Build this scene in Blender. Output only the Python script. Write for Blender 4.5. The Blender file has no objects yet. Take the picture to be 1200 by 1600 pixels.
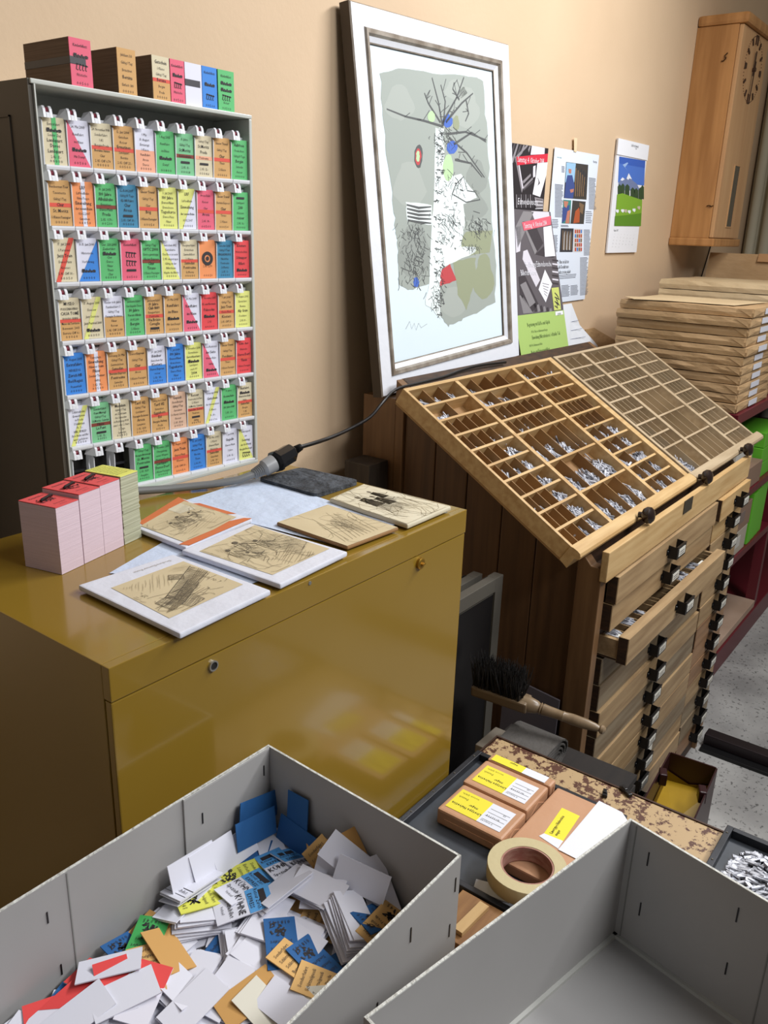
import bpy, bmesh, math, random
import numpy as np
from mathutils import Vector, Matrix

SC = bpy.context.scene
COL = SC.collection
rnd = random.Random(7)

# ------------------------------------------------------------------ camera
CAM_R = Matrix(((0.60425853, 0.23731901, -0.76062561),
                (-0.79619584, 0.21664814, -0.56492103),
                (0.03072162, 0.9469653, 0.31986389)))
CAM_C = Vector((0, 0, 1.66))
FOC = 1309.0
cam_d = bpy.data.cameras.new('camera')
cam = bpy.data.objects.new('camera', cam_d)
COL.objects.link(cam)
cam.matrix_world = Matrix.Translation(CAM_C) @ CAM_R.to_4x4()
cam_d.sensor_fit = 'HORIZONTAL'
cam_d.sensor_width = 36.0
cam_d.lens = FOC / 1200 * 36
cam_d.clip_start = 0.02
SC.camera = cam

# ------------------------------------------------------------------ light
SC.view_settings.view_transform = 'Standard'
SC.view_settings.look = 'None'
SC.view_settings.gamma = 1
SC.view_settings.exposure = 0.13
SC.view_settings.use_curve_mapping = False
W = bpy.data.worlds.new('world'); SC.world = W
W.use_nodes = True
W.node_tree.nodes['Background'].inputs[0].default_value = (0.96, 0.97, 1.0, 1)
W.node_tree.nodes['Background'].inputs[1].default_value = 0.105


def area(name, loc, target, sx, sy, power, col):
    d = bpy.data.lights.new(name, 'AREA')
    d.shape = 'RECTANGLE'; d.size = sx; d.size_y = sy
    d.energy = power; d.color = col
    o = bpy.data.objects.new(name, d); COL.objects.link(o)
    o.location = loc
    o.rotation_euler = (Vector(target) - Vector(loc)).to_track_quat('-Z', 'Y').to_euler()
    return o


area('tube_and_fill_light', (2.55, -0.25, 2.95), (1.1, 0.5, 0.9), 1.4, 0.25, 54, (0.97, 0.98, 1.0))
area('tube_and_fill_light', (1.25, -1.15, 2.95), (0.8, 0.7, 1.0), 1.4, 0.3, 38, (0.97, 0.98, 1.0))  # fill light added to brighten the foreground boxes, not a known tube
area('ceiling_spot_light', (3.2, 0.1, 3.3), (3.0, 1.2, 1.6), 0.5, 0.5, 6, (1.0, 0.9, 0.78))


# ------------------------------------------------------------------ helpers
def P(x, y, ax, val):
    """point of the real scene seen at photo pixel (x, y) on the plane axis=val"""
    r = CAM_R @ Vector((x - 600, 800 - y, -FOC))
    i = 'xyz'.index(ax)
    return CAM_C + r * ((val - CAM_C[i]) / r[i])


def lin(c):
    out = []
    for v in c:
        v = v / 255.0
        out.append(v / 12.92 if v <= 0.04045 else ((v + 0.055) / 1.055) ** 2.4)
    return tuple(out) + (1.0,)


MATS = {}


def mat(name, rgb, rough=0.6, metal=0.0, spec=0.5, noise=None, rgb2=None, bump=None,
        stretch=(1, 1, 1), ramp=(0.35, 0.65), trans=0.0, detail=4.0, coat=0.0):
    if name in MATS:
        return MATS[name]
    m = bpy.data.materials.new(name); m.use_nodes = True
    nt = m.node_tree; b = nt.nodes['Principled BSDF']
    b.inputs['Base Color'].default_value = lin(rgb)
    b.inputs['Roughness'].default_value = rough
    b.inputs['Metallic'].default_value = metal
    b.inputs['Specular IOR Level'].default_value = spec
    b.inputs['Transmission Weight'].default_value = trans
    b.inputs['Coat Weight'].default_value = coat
    b.inputs['Coat Roughness'].default_value = 0.08
    if noise or bump:
        tc = nt.nodes.new('ShaderNodeTexCoord')
        mp = nt.nodes.new('ShaderNodeMapping')
        mp.inputs['Scale'].default_value = stretch
        nt.links.new(tc.outputs['Object'], mp.inputs['Vector'])
    if noise:
        n = nt.nodes.new('ShaderNodeTexNoise')
        n.inputs['Scale'].default_value = noise
        n.inputs['Detail'].default_value = detail
        nt.links.new(mp.outputs[0], n.inputs['Vector'])
        r = nt.nodes.new('ShaderNodeValToRGB')
        r.color_ramp.elements[0].position = ramp[0]
        r.color_ramp.elements[1].position = ramp[1]
        r.color_ramp.elements[0].color = lin(rgb)
        r.color_ramp.elements[1].color = lin(rgb2 or rgb)
        nt.links.new(n.outputs['Fac'], r.inputs['Fac'])
        nt.links.new(r.outputs['Color'], b.inputs['Base Color'])
    if bump:
        n2 = nt.nodes.new('ShaderNodeTexNoise')
        n2.inputs['Scale'].default_value = bump[0]
        n2.inputs['Detail'].default_value = 5
        nt.links.new(mp.outputs[0], n2.inputs['Vector'])
        bp = nt.nodes.new('ShaderNodeBump')
        bp.inputs['Strength'].default_value = bump[1]
        bp.inputs['Distance'].default_value = 0.01
        nt.links.new(n2.outputs['Fac'], bp.inputs['Height'])
        nt.links.new(bp.outputs[0], b.inputs['Normal'])
    MATS[name] = m
    return m


def flat(rgb, rough=0.7):
    return mat('print_%d_%d_%d' % tuple(int(v) for v in rgb), rgb, rough)


class MB:
    def __init__(s):
        s.v = []; s.f = []; s.m = []

    def add(s, vs, fs, mi=0):
        n = len(s.v)
        s.v += [tuple(v) for v in vs]
        for f in fs:
            s.f.append(tuple(i + n for i in f)); s.m.append(mi)

    def hexa(s, c, mi=0):
        """8 corners: bottom ring 0-3, top ring 4-7"""
        s.add(c, [(3, 2, 1, 0), (4, 5, 6, 7), (0, 1, 5, 4), (1, 2, 6, 5), (2, 3, 7, 6), (3, 0, 4, 7)], mi)

    def box(s, a, b, mi=0):
        x0, y0, z0 = a; x1, y1, z1 = b
        s.hexa([(x0, y0, z0), (x1, y0, z0), (x1, y1, z0), (x0, y1, z0),
                (x0, y0, z1), (x1, y0, z1), (x1, y1, z1), (x0, y1, z1)], mi)

    def obox(s, c, size, R=None, mi=0):
        c = Vector(c); h = [q / 2 for q in size]
        R = R or Matrix.Identity(3)
        pts = []
        for z in (-1, 1):
            for x, y in ((-1, -1), (1, -1), (1, 1), (-1, 1)):
                pts.append(c + R @ Vector((x * h[0], y * h[1], z * h[2])))
        s.hexa(pts, mi)

    def plate(s, q, th, mi=0, nrm=None):
        """thick sheet: q = 4 corners of the front face, extruded backwards by th"""
        q = [Vector(p) for p in q]
        n = Vector(nrm) if nrm else (q[1] - q[0]).cross(q[3] - q[0]).normalized()
        s.hexa([p - n * th for p in q] + q, mi)

    def prism(s, pts, d, mi=0):
        """polygon (3d points) extruded along vector d"""
        pts = [Vector(p) for p in pts]; d = Vector(d); n = len(pts)
        s.add(pts + [p + d for p in pts],
              [tuple(range(n - 1, -1, -1)), tuple(range(n, 2 * n))] +
              [(i, (i + 1) % n, n + (i + 1) % n, n + i) for i in range(n)], mi)

    def tube(s, path, r, n=8, mi=0, cap=True):
        path = [Vector(p) for p in path]
        rs = r if isinstance(r, (list, tuple)) else [r] * len(path)
        rings = []
        up = Vector((0.123, 0.456, 0.88)).normalized()
        for i, p in enumerate(path):
            t = (path[min(i + 1, len(path) - 1)] - path[max(i - 1, 0)]).normalized()
            a = t.cross(up).normalized(); b = a.cross(t).normalized()
            rings.append([p + (a * math.cos(k * 2 * math.pi / n) + b * math.sin(k * 2 * math.pi / n)) * rs[i] for k in range(n)])
        vs = [p for rg in rings for p in rg]; fs = []
        for i in range(len(path) - 1):
            for k in range(n):
                fs.append((i * n + k, i * n + (k + 1) % n, (i + 1) * n + (k + 1) % n, (i + 1) * n + k))
        if cap:
            fs.append(tuple(range(n - 1, -1, -1))); fs.append(tuple(range((len(path) - 1) * n, len(path) * n)))
        s.add(vs, fs, mi)

    def lathe(s, prof, org, axis, n=20, mi=0, closed=False):
        """prof: list of (radius, height along axis)"""
        axis = Vector(axis).normalized(); org = Vector(org)
        a = axis.orthogonal().normalized(); b = axis.cross(a)
        vs = []; fs = []
        for r, h in prof:
            for k in range(n):
                t = 2 * math.pi * k / n
                vs.append(org + axis * h + (a * math.cos(t) + b * math.sin(t)) * r)
        m = len(prof)
        for i in range(m if closed else m - 1):
            j = (i + 1) % m
            for k in range(n):
                fs.append((i * n + k, i * n + (k + 1) % n, j * n + (k + 1) % n, j * n + k))
        if not closed:
            fs.append(tuple(range(n - 1, -1, -1))); fs.append(tuple(range((m - 1) * n, m * n)))
        s.add(vs, fs, mi)

    def mesh(s, name, mats, off=(0, 0, 0), smooth=False, bevel=0.0):
        me = bpy.data.meshes.new(name)
        o = Vector(off)
        me.from_pydata([tuple(Vector(v) - o) for v in s.v], [], s.f)
        for m in mats:
            me.materials.append(m)
        me.polygons.foreach_set('material_index', s.m)
        if bevel:
            bm = bmesh.new(); bm.from_mesh(me)
            es = [e for e in bm.edges if len(e.link_faces) == 2 and e.calc_face_angle(0) > 0.6]
            bmesh.ops.bevel(bm, geom=es, offset=bevel, segments=2, profile=0.6, affect='EDGES', clamp_overlap=True)
            bm.to_mesh(me); bm.free()
        if smooth:
            me.polygons.foreach_set('use_smooth', [True] * len(me.polygons))
            try:
                me.set_sharp_from_angle(angle=0.7)
            except Exception:
                pass
        me.update()
        return me


def link(name, me, parent=None, loc=(0, 0, 0), M=None):
    o = bpy.data.objects.new(name, me); COL.objects.link(o)
    if parent is not None:
        o.parent = parent
    if M is not None:
        o.matrix_local = M
    else:
        o.location = loc
    return o


def tag(o, label, cat, group=None, kind=None):
    if label: o['label'] = label
    if cat: o['category'] = cat
    if group: o['group'] = group
    if kind: o['kind'] = kind
    return o


def thing(name, label, cat, loc=(0, 0, 0), group=None):
    o = bpy.data.objects.new(name, None); COL.objects.link(o)
    o.location = loc; o.empty_display_size = 0.02
    return tag(o, label, cat, group)


def part(parent, name, mb, mats, smooth=False, bevel=0.0, label=None, kind=None, world=True):
    """a part given in world coordinates (parents are never rotated unless world=False)"""
    off = Vector((0, 0, 0))
    if world:
        p = parent
        while p is not None:
            off += p.location; p = p.parent
    o = link(name, mb.mesh(name, mats, off, smooth, bevel), parent)
    if label: o['label'] = label
    if kind: o['kind'] = kind
    return o


def single(name, mb, mats, label, cat, group=None, smooth=False, bevel=0.0, kind=None):
    """a thing that is one mesh, its origin at the middle of its base"""
    vs = np.array([tuple(v) for v in mb.v])
    c = (vs.min(0) + vs.max(0)) / 2; c[2] = vs[:, 2].min()
    o = link(name, mb.mesh(name, mats, tuple(c), smooth, bevel), None, tuple(c))
    return tag(o, label, cat, group, kind)


def struct(name, mb, mats, **k):
    o = single(name, mb, mats, None, None, **k); o['kind'] = 'structure'
    return o


# ---- glyphs: flat letter meshes made once from the built-in font
GL = {}


def glyph(ch, bold):
    k = (ch, bold)
    if k not in GL:
        cu = bpy.data.curves.new('g', 'FONT'); cu.body = ch; cu.size = 1.0; cu.resolution_u = 1
        cu.offset = 0.010 if bold else 0.0
        ob = bpy.data.objects.new('g', cu); COL.objects.link(ob)
        dg = bpy.context.evaluated_depsgraph_get()
        me = bpy.data.meshes.new_from_object(ob.evaluated_get(dg))
        vs = [(v.co.x, v.co.y) for v in me.vertices]
        fs = [tuple(p.vertices) for p in me.polygons]
        x0 = min([v[0] for v in vs], default=0); x1 = max([v[0] for v in vs], default=0.2)
        GL[k] = ([(a - x0, b) for a, b in vs], fs, x1 - x0)
        bpy.data.objects.remove(ob); bpy.data.curves.remove(cu); bpy.data.meshes.remove(me)
    return GL[k]


class Surf:
    """flat printed surface: corners TL, TR, BR, BL in 3d; (a, b) run 0..1 right and down"""

    def __init__(s, tl, tr, br, bl, flip=False):
        s.q = [Vector(p) for p in (tl, tr, br, bl)]
        s.n = (s.q[3] - s.q[0]).cross(s.q[1] - s.q[0]).normalized()
        s.w = ((s.q[1] - s.q[0]).length + (s.q[2] - s.q[3]).length) / 2
        s.h = ((s.q[3] - s.q[0]).length + (s.q[2] - s.q[1]).length) / 2

    def pt(s, a, b, off=0.0):
        tl, tr, br, bl = s.q
        return (tl * (1 - a) + tr * a) * (1 - b) + (bl * (1 - a) + br * a) * b + s.n * off

    def body(s, mb, th, mi=0):
        tl, tr, br, bl = s.q
        mb.hexa([p - s.n * th for p in (bl, br, tr, tl)] + [bl, br, tr, tl], mi)

    def rect(s, mb, a0, b0, a1, b1, mi, off=0.0003):
        mb.add([s.pt(a0, b1, off), s.pt(a1, b1, off), s.pt(a1, b0, off), s.pt(a0, b0, off)], [(0, 1, 2, 3)], mi)

    def poly(s, mb, pts, mi, off=0.0003):
        mb.add([s.pt(a, b, off) for a, b in pts], [tuple(range(len(pts)))], mi)

    def line(s, mb, pts, wd, mi, off=0.0005):
        """ribbon along pts, width wd in metres"""
        vs = []; n = len(pts)
        for i, (a, b) in enumerate(pts):
            p0 = pts[max(i - 1, 0)]; p1 = pts[min(i + 1, n - 1)]
            dx = (p1[0] - p0[0]) * s.w; dy = (p1[1] - p0[1]) * s.h
            L = math.hypot(dx, dy) or 1
            w = wd[i] if isinstance(wd, (list, tuple)) else wd
            ox = -dy / L * w / 2 / s.w; oy = dx / L * w / 2 / s.h
            vs += [s.pt(a + ox, b + oy, off), s.pt(a - ox, b - oy, off)]
        mb.add(vs, [(2 * i, 2 * i + 1, 2 * i + 3, 2 * i + 2) for i in range(n - 1)], mi)

    def text(s, mb, t, a, b, h, mi, w=None, align='c', bold=False, off=0.0006, rot=0.0, cond=0.8):
        """baseline at (a, b); h = letter size in metres; w = widest allowed in metres"""
        gs = []; x = 0.0
        for ch in t:
            if ch == ' ':
                x += 0.28; continue
            g = glyph(ch, bold); gs.append((g, x)); x += g[2] + 0.1
        x = max(x - 0.1, 0.01)
        sx = h * cond
        if w and x * sx > w: sx = w / x
        sh = {'c': -x / 2, 'l': 0, 'r': -x}[align]
        cr, sr = math.cos(rot), math.sin(rot)
        for (vs, fs, gw), gx in gs:
            out = []
            for vx, vy in vs:
                X = (vx + gx + sh) * sx; Y = vy * h
                X, Y = X * cr - Y * sr, X * sr + Y * cr
                out.append(s.pt(a + X / s.w, b - Y / s.h, off))
            mb.add(out, fs, mi)


INK = (48, 44, 46)
wood_pale = mat('wood_pale', (200, 168, 118), 0.5, noise=9, rgb2=(180, 144, 94), stretch=(0.6, 7, 7))
wood_palez = mat('wood_pale_upright', (190, 148, 96), 0.5, noise=9, rgb2=(166, 122, 74), stretch=(7, 7, 0.6))
wood_grey = mat('wood_grey', (182, 162, 132), 0.55, noise=9, rgb2=(164, 143, 113), stretch=(0.6, 7, 7))
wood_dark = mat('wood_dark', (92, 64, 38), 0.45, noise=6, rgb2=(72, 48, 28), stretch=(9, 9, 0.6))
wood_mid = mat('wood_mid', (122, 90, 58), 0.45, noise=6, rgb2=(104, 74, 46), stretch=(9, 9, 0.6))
wood_draw = mat('wood_drawer', (170, 142, 104), 0.5, noise=7, rgb2=(142, 114, 80), stretch=(0.7, 8, 8))
wood_draw2 = mat('wood_drawer_grey', (138, 122, 98), 0.55, noise=7, rgb2=(112, 92, 68), stretch=(0.7, 8, 8))
wood_draw3 = mat('wood_drawer_red', (152, 116, 84), 0.5, noise=7, rgb2=(126, 94, 66), stretch=(0.7, 8, 8))
wood_end = mat('wood_end_grain', (70, 46, 26), 0.6, noise=30, rgb2=(46, 30, 18), stretch=(1, 1, 6))
wood_clock = mat('wood_clock', (184, 134, 82), 0.35, noise=5, rgb2=(158, 110, 62), stretch=(6, 6, 0.5))
black_metal = mat('black_metal', (26, 25, 26), 0.35, 0.3)
white_plastic = mat('white_plastic', (225, 226, 230), 0.35)
paper = mat('paper_white', (226, 228, 236), 0.75)
lead = mat('type_metal', (192, 194, 202), 0.45, 0.3, noise=60, rgb2=(84, 84, 92), ramp=(0.46, 0.66))
dark_in = mat('dark_inside', (22, 18, 15), 0.8)
kraft = mat('kraft_paper', (184, 152, 112), 0.6, noise=5, rgb2=(170, 138, 98), bump=(14, 0.5), stretch=(1, 1, 2))
red_steel = mat('red_steel', (92, 22, 32), 0.4)
grey_board = mat('grey_cardboard', (168, 166, 164), 0.75, noise=3, rgb2=(158, 156, 154))
board_edge = mat('cardboard_edge', (205, 205, 198), 0.85, bump=(150, 0.5))

# ------------------------------------------------------------------ the room
wall_m = mat('wall_paint', (208, 181, 149), 0.75, noise=2.2, rgb2=(201, 174, 142), bump=(90, 0.06))
pale_m = mat('wall_pale', (196, 186, 166), 0.75, noise=3, rgb2=(188, 178, 156))
m = MB(); m.box((-1.6, 1.30, 0), (4.98, 1.42, 3.3)); struct('wall_back', m, [wall_m])
m = MB(); m.box((4.86, -2.2, 0), (4.98, 1.30, 3.3)); struct('wall_right', m, [pale_m])
m = MB()
for i in range(7):
    y = 1.255 - i * 0.075
    m.lathe([(0.024 + 0.006 * (i % 2), 0), (0.024 + 0.006 * (i % 2), 2.9)], (4.82, y, 0.02), (0, 0, 1), 10)
m.box((4.835, 0.72, 0.02), (4.85, 1.29, 2.92))
struct('trim_1', m, [mat('curtain_cloth', (196, 190, 168), 0.9)], smooth=True)

fl = mat('floor_terrazzo', (150, 148, 145), 0.55)
nt = fl.node_tree; b = nt.nodes['Principled BSDF']
tc = nt.nodes.new('ShaderNodeTexCoord')
n1 = nt.nodes.new('ShaderNodeTexNoise'); n1.inputs['Scale'].default_value = 3.5; n1.inputs['Detail'].default_value = 8
v1 = nt.nodes.new('ShaderNodeTexNoise'); v1.inputs['Scale'].default_value = 95; v1.inputs['Detail'].default_value = 2
r1 = nt.nodes.new('ShaderNodeValToRGB')
r1.color_ramp.elements[0].color = lin((128, 126, 124)); r1.color_ramp.elements[1].color = lin((182, 180, 176))
r1.color_ramp.elements[0].position = 0.3; r1.color_ramp.elements[1].position = 0.7
r2 = nt.nodes.new('ShaderNodeValToRGB')
r2.color_ramp.elements[0].color = (0.12, 0.12, 0.12, 1); r2.color_ramp.elements[1].color = (1, 1, 1, 1)
r2.color_ramp.elements[0].position = 0.30; r2.color_ramp.elements[1].position = 0.40
mx = nt.nodes.new('ShaderNodeMix'); mx.data_type = 'RGBA'; mx.blend_type = 'MULTIPLY'; mx.inputs[0].default_value = 0.75
nt.links.new(tc.outputs['Object'], n1.inputs['Vector']); nt.links.new(tc.outputs['Object'], v1.inputs['Vector'])
nt.links.new(n1.outputs['Fac'], r1.inputs['Fac']); nt.links.new(v1.outputs['Fac'], r2.inputs['Fac'])
nt.links.new(r1.outputs['Color'], mx.inputs[6]); nt.links.new(r2.outputs['Color'], mx.inputs[7])
nt.links.new(mx.outputs[2], b.inputs['Base Color'])
m = MB(); m.box((-1.6, -2.2, -0.1), (4.98, 1.42, 0)); struct('floor', m, [fl])

# ------------------------------------------------------------------ yellow cabinet
YEL = mat('mustard_enamel', (144, 115, 40), 0.17, spec=0.55, noise=1.6, rgb2=(137, 108, 36), coat=0.3)
cab = thing('filing_cabinet', 'mustard yellow steel cabinet with printing blocks laid out on its top', 'cabinet', (0.727, 0.82, 0))
X0, X1, Y0, Y1, ZT = 0.408, 1.046, 0.62, 1.015, 1.26
m = MB(); m.box((X0, Y0 + 0.012, 0.03), (X1, Y1, ZT)); part(cab, 'body', m, [YEL], bevel=0.001)
m = MB(); m.box((X0, Y0, ZT - 0.037), (X1, Y0 + 0.012, ZT)); part(cab, 'front_rail', m, [YEL], bevel=0.001)
m = MB(); m.box((X0 + 0.0004, Y0 + 0.001, 0.03), (X1 - 0.0004, Y0 + 0.011, ZT - 0.0385))
door = part(cab, 'front_panel', m, [YEL], bevel=0.0015)
p = P(656, 880, 'y', Y0)
m = MB(); m.lathe([(0.0085, 0), (0.0085, 0.004), (0.0065, 0.0055), (0.0055, 0.0055)], p + Vector((0, 0.001, 0)), (0, -1, 0), 18)
m.box(p + Vector((-0.0035, -0.008, -0.001)), p + Vector((0.0035, -0.0045, 0.001)))
part(door, 'lock', m, [mat('brass_worn', (168, 130, 50), 0.35, 0.8)], smooth=True)
p = P(333, 1040, 'y', Y0)
m = MB(); m.lathe([(0.0062, -0.002), (0.0062, 0.0018), (0.0045, 0.0018), (0.0045, -0.001)], p, (0, -1, 0), 18)
part(door, 'keyhole_ring', m, [mat('steel_ring', (190, 190, 185), 0.3, 0.9)])
m = MB(); m.lathe([(0.0043, -0.001), (0.0043, 0.0008)], p, (0, -1, 0), 14)
part(door, 'keyhole', m, [dark_in])
p = P(484, 911, 'y', Y0)
m = MB(); m.lathe([(0.003, -0.001), (0.0025, 0.0008)], p, (0, -1, 0), 10)
part(cab, 'rivet', m, [mat('steel_ring', (190, 190, 185), 0.3, 0.9)])

# ------------------------------------------------------------------ ticket rack
enamel = mat('rack_enamel', (190, 192, 184), 0.4)
rack_dark = mat('rack_side_dark', (82, 75, 64), 0.5)  # tone of the outer left side, darker than the other panels
burg = mat('burgundy_card', (112, 24, 44), 0.6)
rack = thing('ticket_rack', 'grey metal rack of ticket columns hung on the wall above the yellow cabinet', 'rack', (0.84, 1.17, 1.25))
RX0, RX1, RY0, RY1, RZ0, RZ1 = 0.651, 1.030, 1.05, 1.298, 1.256, 1.824
t = 0.006
m = MB(); m.box((RX0, RY0, RZ1 - t), (RX1, RY1, RZ1)); part(rack, 'top_panel', m, [enamel], bevel=0.0015)
m = MB(); m.box((RX0, RY0, RZ0), (RX1, RY1, RZ0 + t)); part(rack, 'bottom_panel', m, [enamel], bevel=0.0015)
m = MB(); m.box((RX1 - t, RY0 + 0.0005, RZ0 + t), (RX1, RY1, RZ1 - t)); part(rack, 'right_panel', m, [enamel], bevel=0.0015)
m = MB(); m.box((RX0 - 0.002, RY0 + 0.004, 1.0), (RX0 + 0.004, RY1, RZ1), 0)
m.box((RX0 - 0.004, RY0 + 0.05, 1.05), (RX0 - 0.0018, RY0 + 0.052, RZ1 - 0.04), 0)
m.box((RX0 - 0.004, RY0 + 0.05, RZ1 - 0.042), (RX0 - 0.0018, RY1, RZ1 - 0.04), 0)
m.box((RX0 + 0.004, RY0, RZ0 + t), (RX0 + 0.006, RY0 + 0.06, RZ1 - t), 1)
part(rack, 'left_panel', m, [rack_dark, enamel], label='dark grey side panel')
m = MB(); m.box((RX0 + 0.006, RY0 + 0.085, RZ0 + t), (RX1 - t, RY0 + 0.09, RZ1 - t)); part(rack, 'back_panel', m, [enamel])

# tray frame: turned a little, its right side stands nearer the front
yaw = math.atan2(-0.030, 0.336)
TR = Matrix.Rotation(yaw, 3, 'Z')
TO = Vector((0.6815, 1.086, 0))
TU = TR @ Vector((1, 0, 0)); TN = TR @ Vector((0, -1, 0)); TV = Vector((0, 0, 1))
PITCH = 0.0343
ROWZ = [1.7250, 1.6480, 1.5740, 1.4935, 1.4160, 1.3395, 1.2635]


def holder_meshes(empty=False):
    h = MB()   # rounded tray lip below the ticket, thin left wall, back
    w = PITCH
    prof = [(-0.004, -0.010), (0.002, -0.0052), (0.0052, -0.003), (0.006, 0), (0.0058, 0.0024), (0.003, 0.0024), (-0.004, -0.002)] if empty else [(-0.020, -0.012), (-0.006, -0.0075), (0.002, -0.0052), (0.0052, -0.0030), (0.0060, 0.0), (0.0058, 0.0024), (0.0030, 0.0024), (-0.020, 0.0016)]
    h.prism([(0.0005, -a - 0.0, z) for a, z in prof], (w - 0.001, 0, 0))
    h.prism([(0.0003, 0.010, -0.001), (0.0003, -0.0008, -0.001), (0.0003, -0.0030, 0.056), (0.0003, 0.010, 0.066)], (0.0012, 0, 0))
    if not empty: h.box((0.0003, 0.0105, -0.001), (w - 0.001, 0.012, 0.066))
    else: h.prism([(0.0005, -0.0045, 0.0), (0.0005, 0.002, 0.0), (0.0005, 0.012, 0.02), (0.0005, 0.014, 0.045), (0.0005, 0.006, 0.062), (0.0005, 0.020, 0.066), (0.0005, 0.024, 0.0)], (0.0016, 0, 0))
    c = MB()   # hooked clip with the dark red window
    x0, x1 = 0.0015, 0.0145
    c.prism([(x0, -0.0085, 0.0525), (x0, 0.006, 0.0655), (x0, -0.0035, 0.0672), (x0, -0.0065, 0.0635)][::-1], (0.004, 0, 0))
    c.prism([(x1 - 0.004, -0.0085, 0.0525), (x1 - 0.004, 0.006, 0.0655), (x1 - 0.004, -0.0035, 0.0672), (x1 - 0.004, -0.0065, 0.0635)][::-1], (0.004, 0, 0))
    c.prism([(x0 + 0.004, -0.0085, 0.0525), (x0 + 0.004, -0.0032, 0.0555), (x0 + 0.004, -0.0055, 0.0598), (x0 + 0.004, -0.0078, 0.0585)][::-1], (0.005, 0, 0))
    c.prism([(x0, -0.0082, 0.0525), (x0 - 0.009, 0.010, 0.054), (x0 - 0.002, 0.010, 0.066), (x0, -0.004, 0.067)], (0.0015, 0.0005, 0))
    k = MB()
    k.prism([(x0 + 0.004, -0.0045, 0.0585), (x0 + 0.004, 0.004, 0.0640), (x0 + 0.004, -0.003, 0.0655), (x0 + 0.004, -0.0052, 0.0625)][::-1], (0.005, 0, 0))
    return (h.mesh('ticket_holder', [white_plastic], bevel=0.0), c.mesh('clip', [white_plastic], bevel=0.0006), k.mesh('clip_card', [burg]))


HM, CM, KM = holder_meshes()
HE = holder_meshes(True)[0]
CLIP_UP = Vector((0, 0, 0.0065))
CC = dict(cr=(214, 202, 170), tn=(206, 160, 100), wh=(222, 222, 236), pk=(226, 98, 122), gr=(92, 184, 112),
          gn=(122, 192, 140), og=(236, 148, 92), bl=(58, 132, 214), te=(62, 132, 166), ye=(222, 224, 128),
          re=(224, 72, 76), sa=(238, 170, 138), pn=(216, 178, 150), db=(130, 58, 44), rd=(220, 84, 68), dg=(70, 74, 66))
NAMES = dict(cr='cream', tn='tan', wh='white', pk='pink', gr='green', gn='pale green', og='orange', bl='blue', te='teal blue',
             ye='yellow', re='red', sa='salmon', pn='pinkish tan', db='brown', rd='red', dg='dark')

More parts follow.
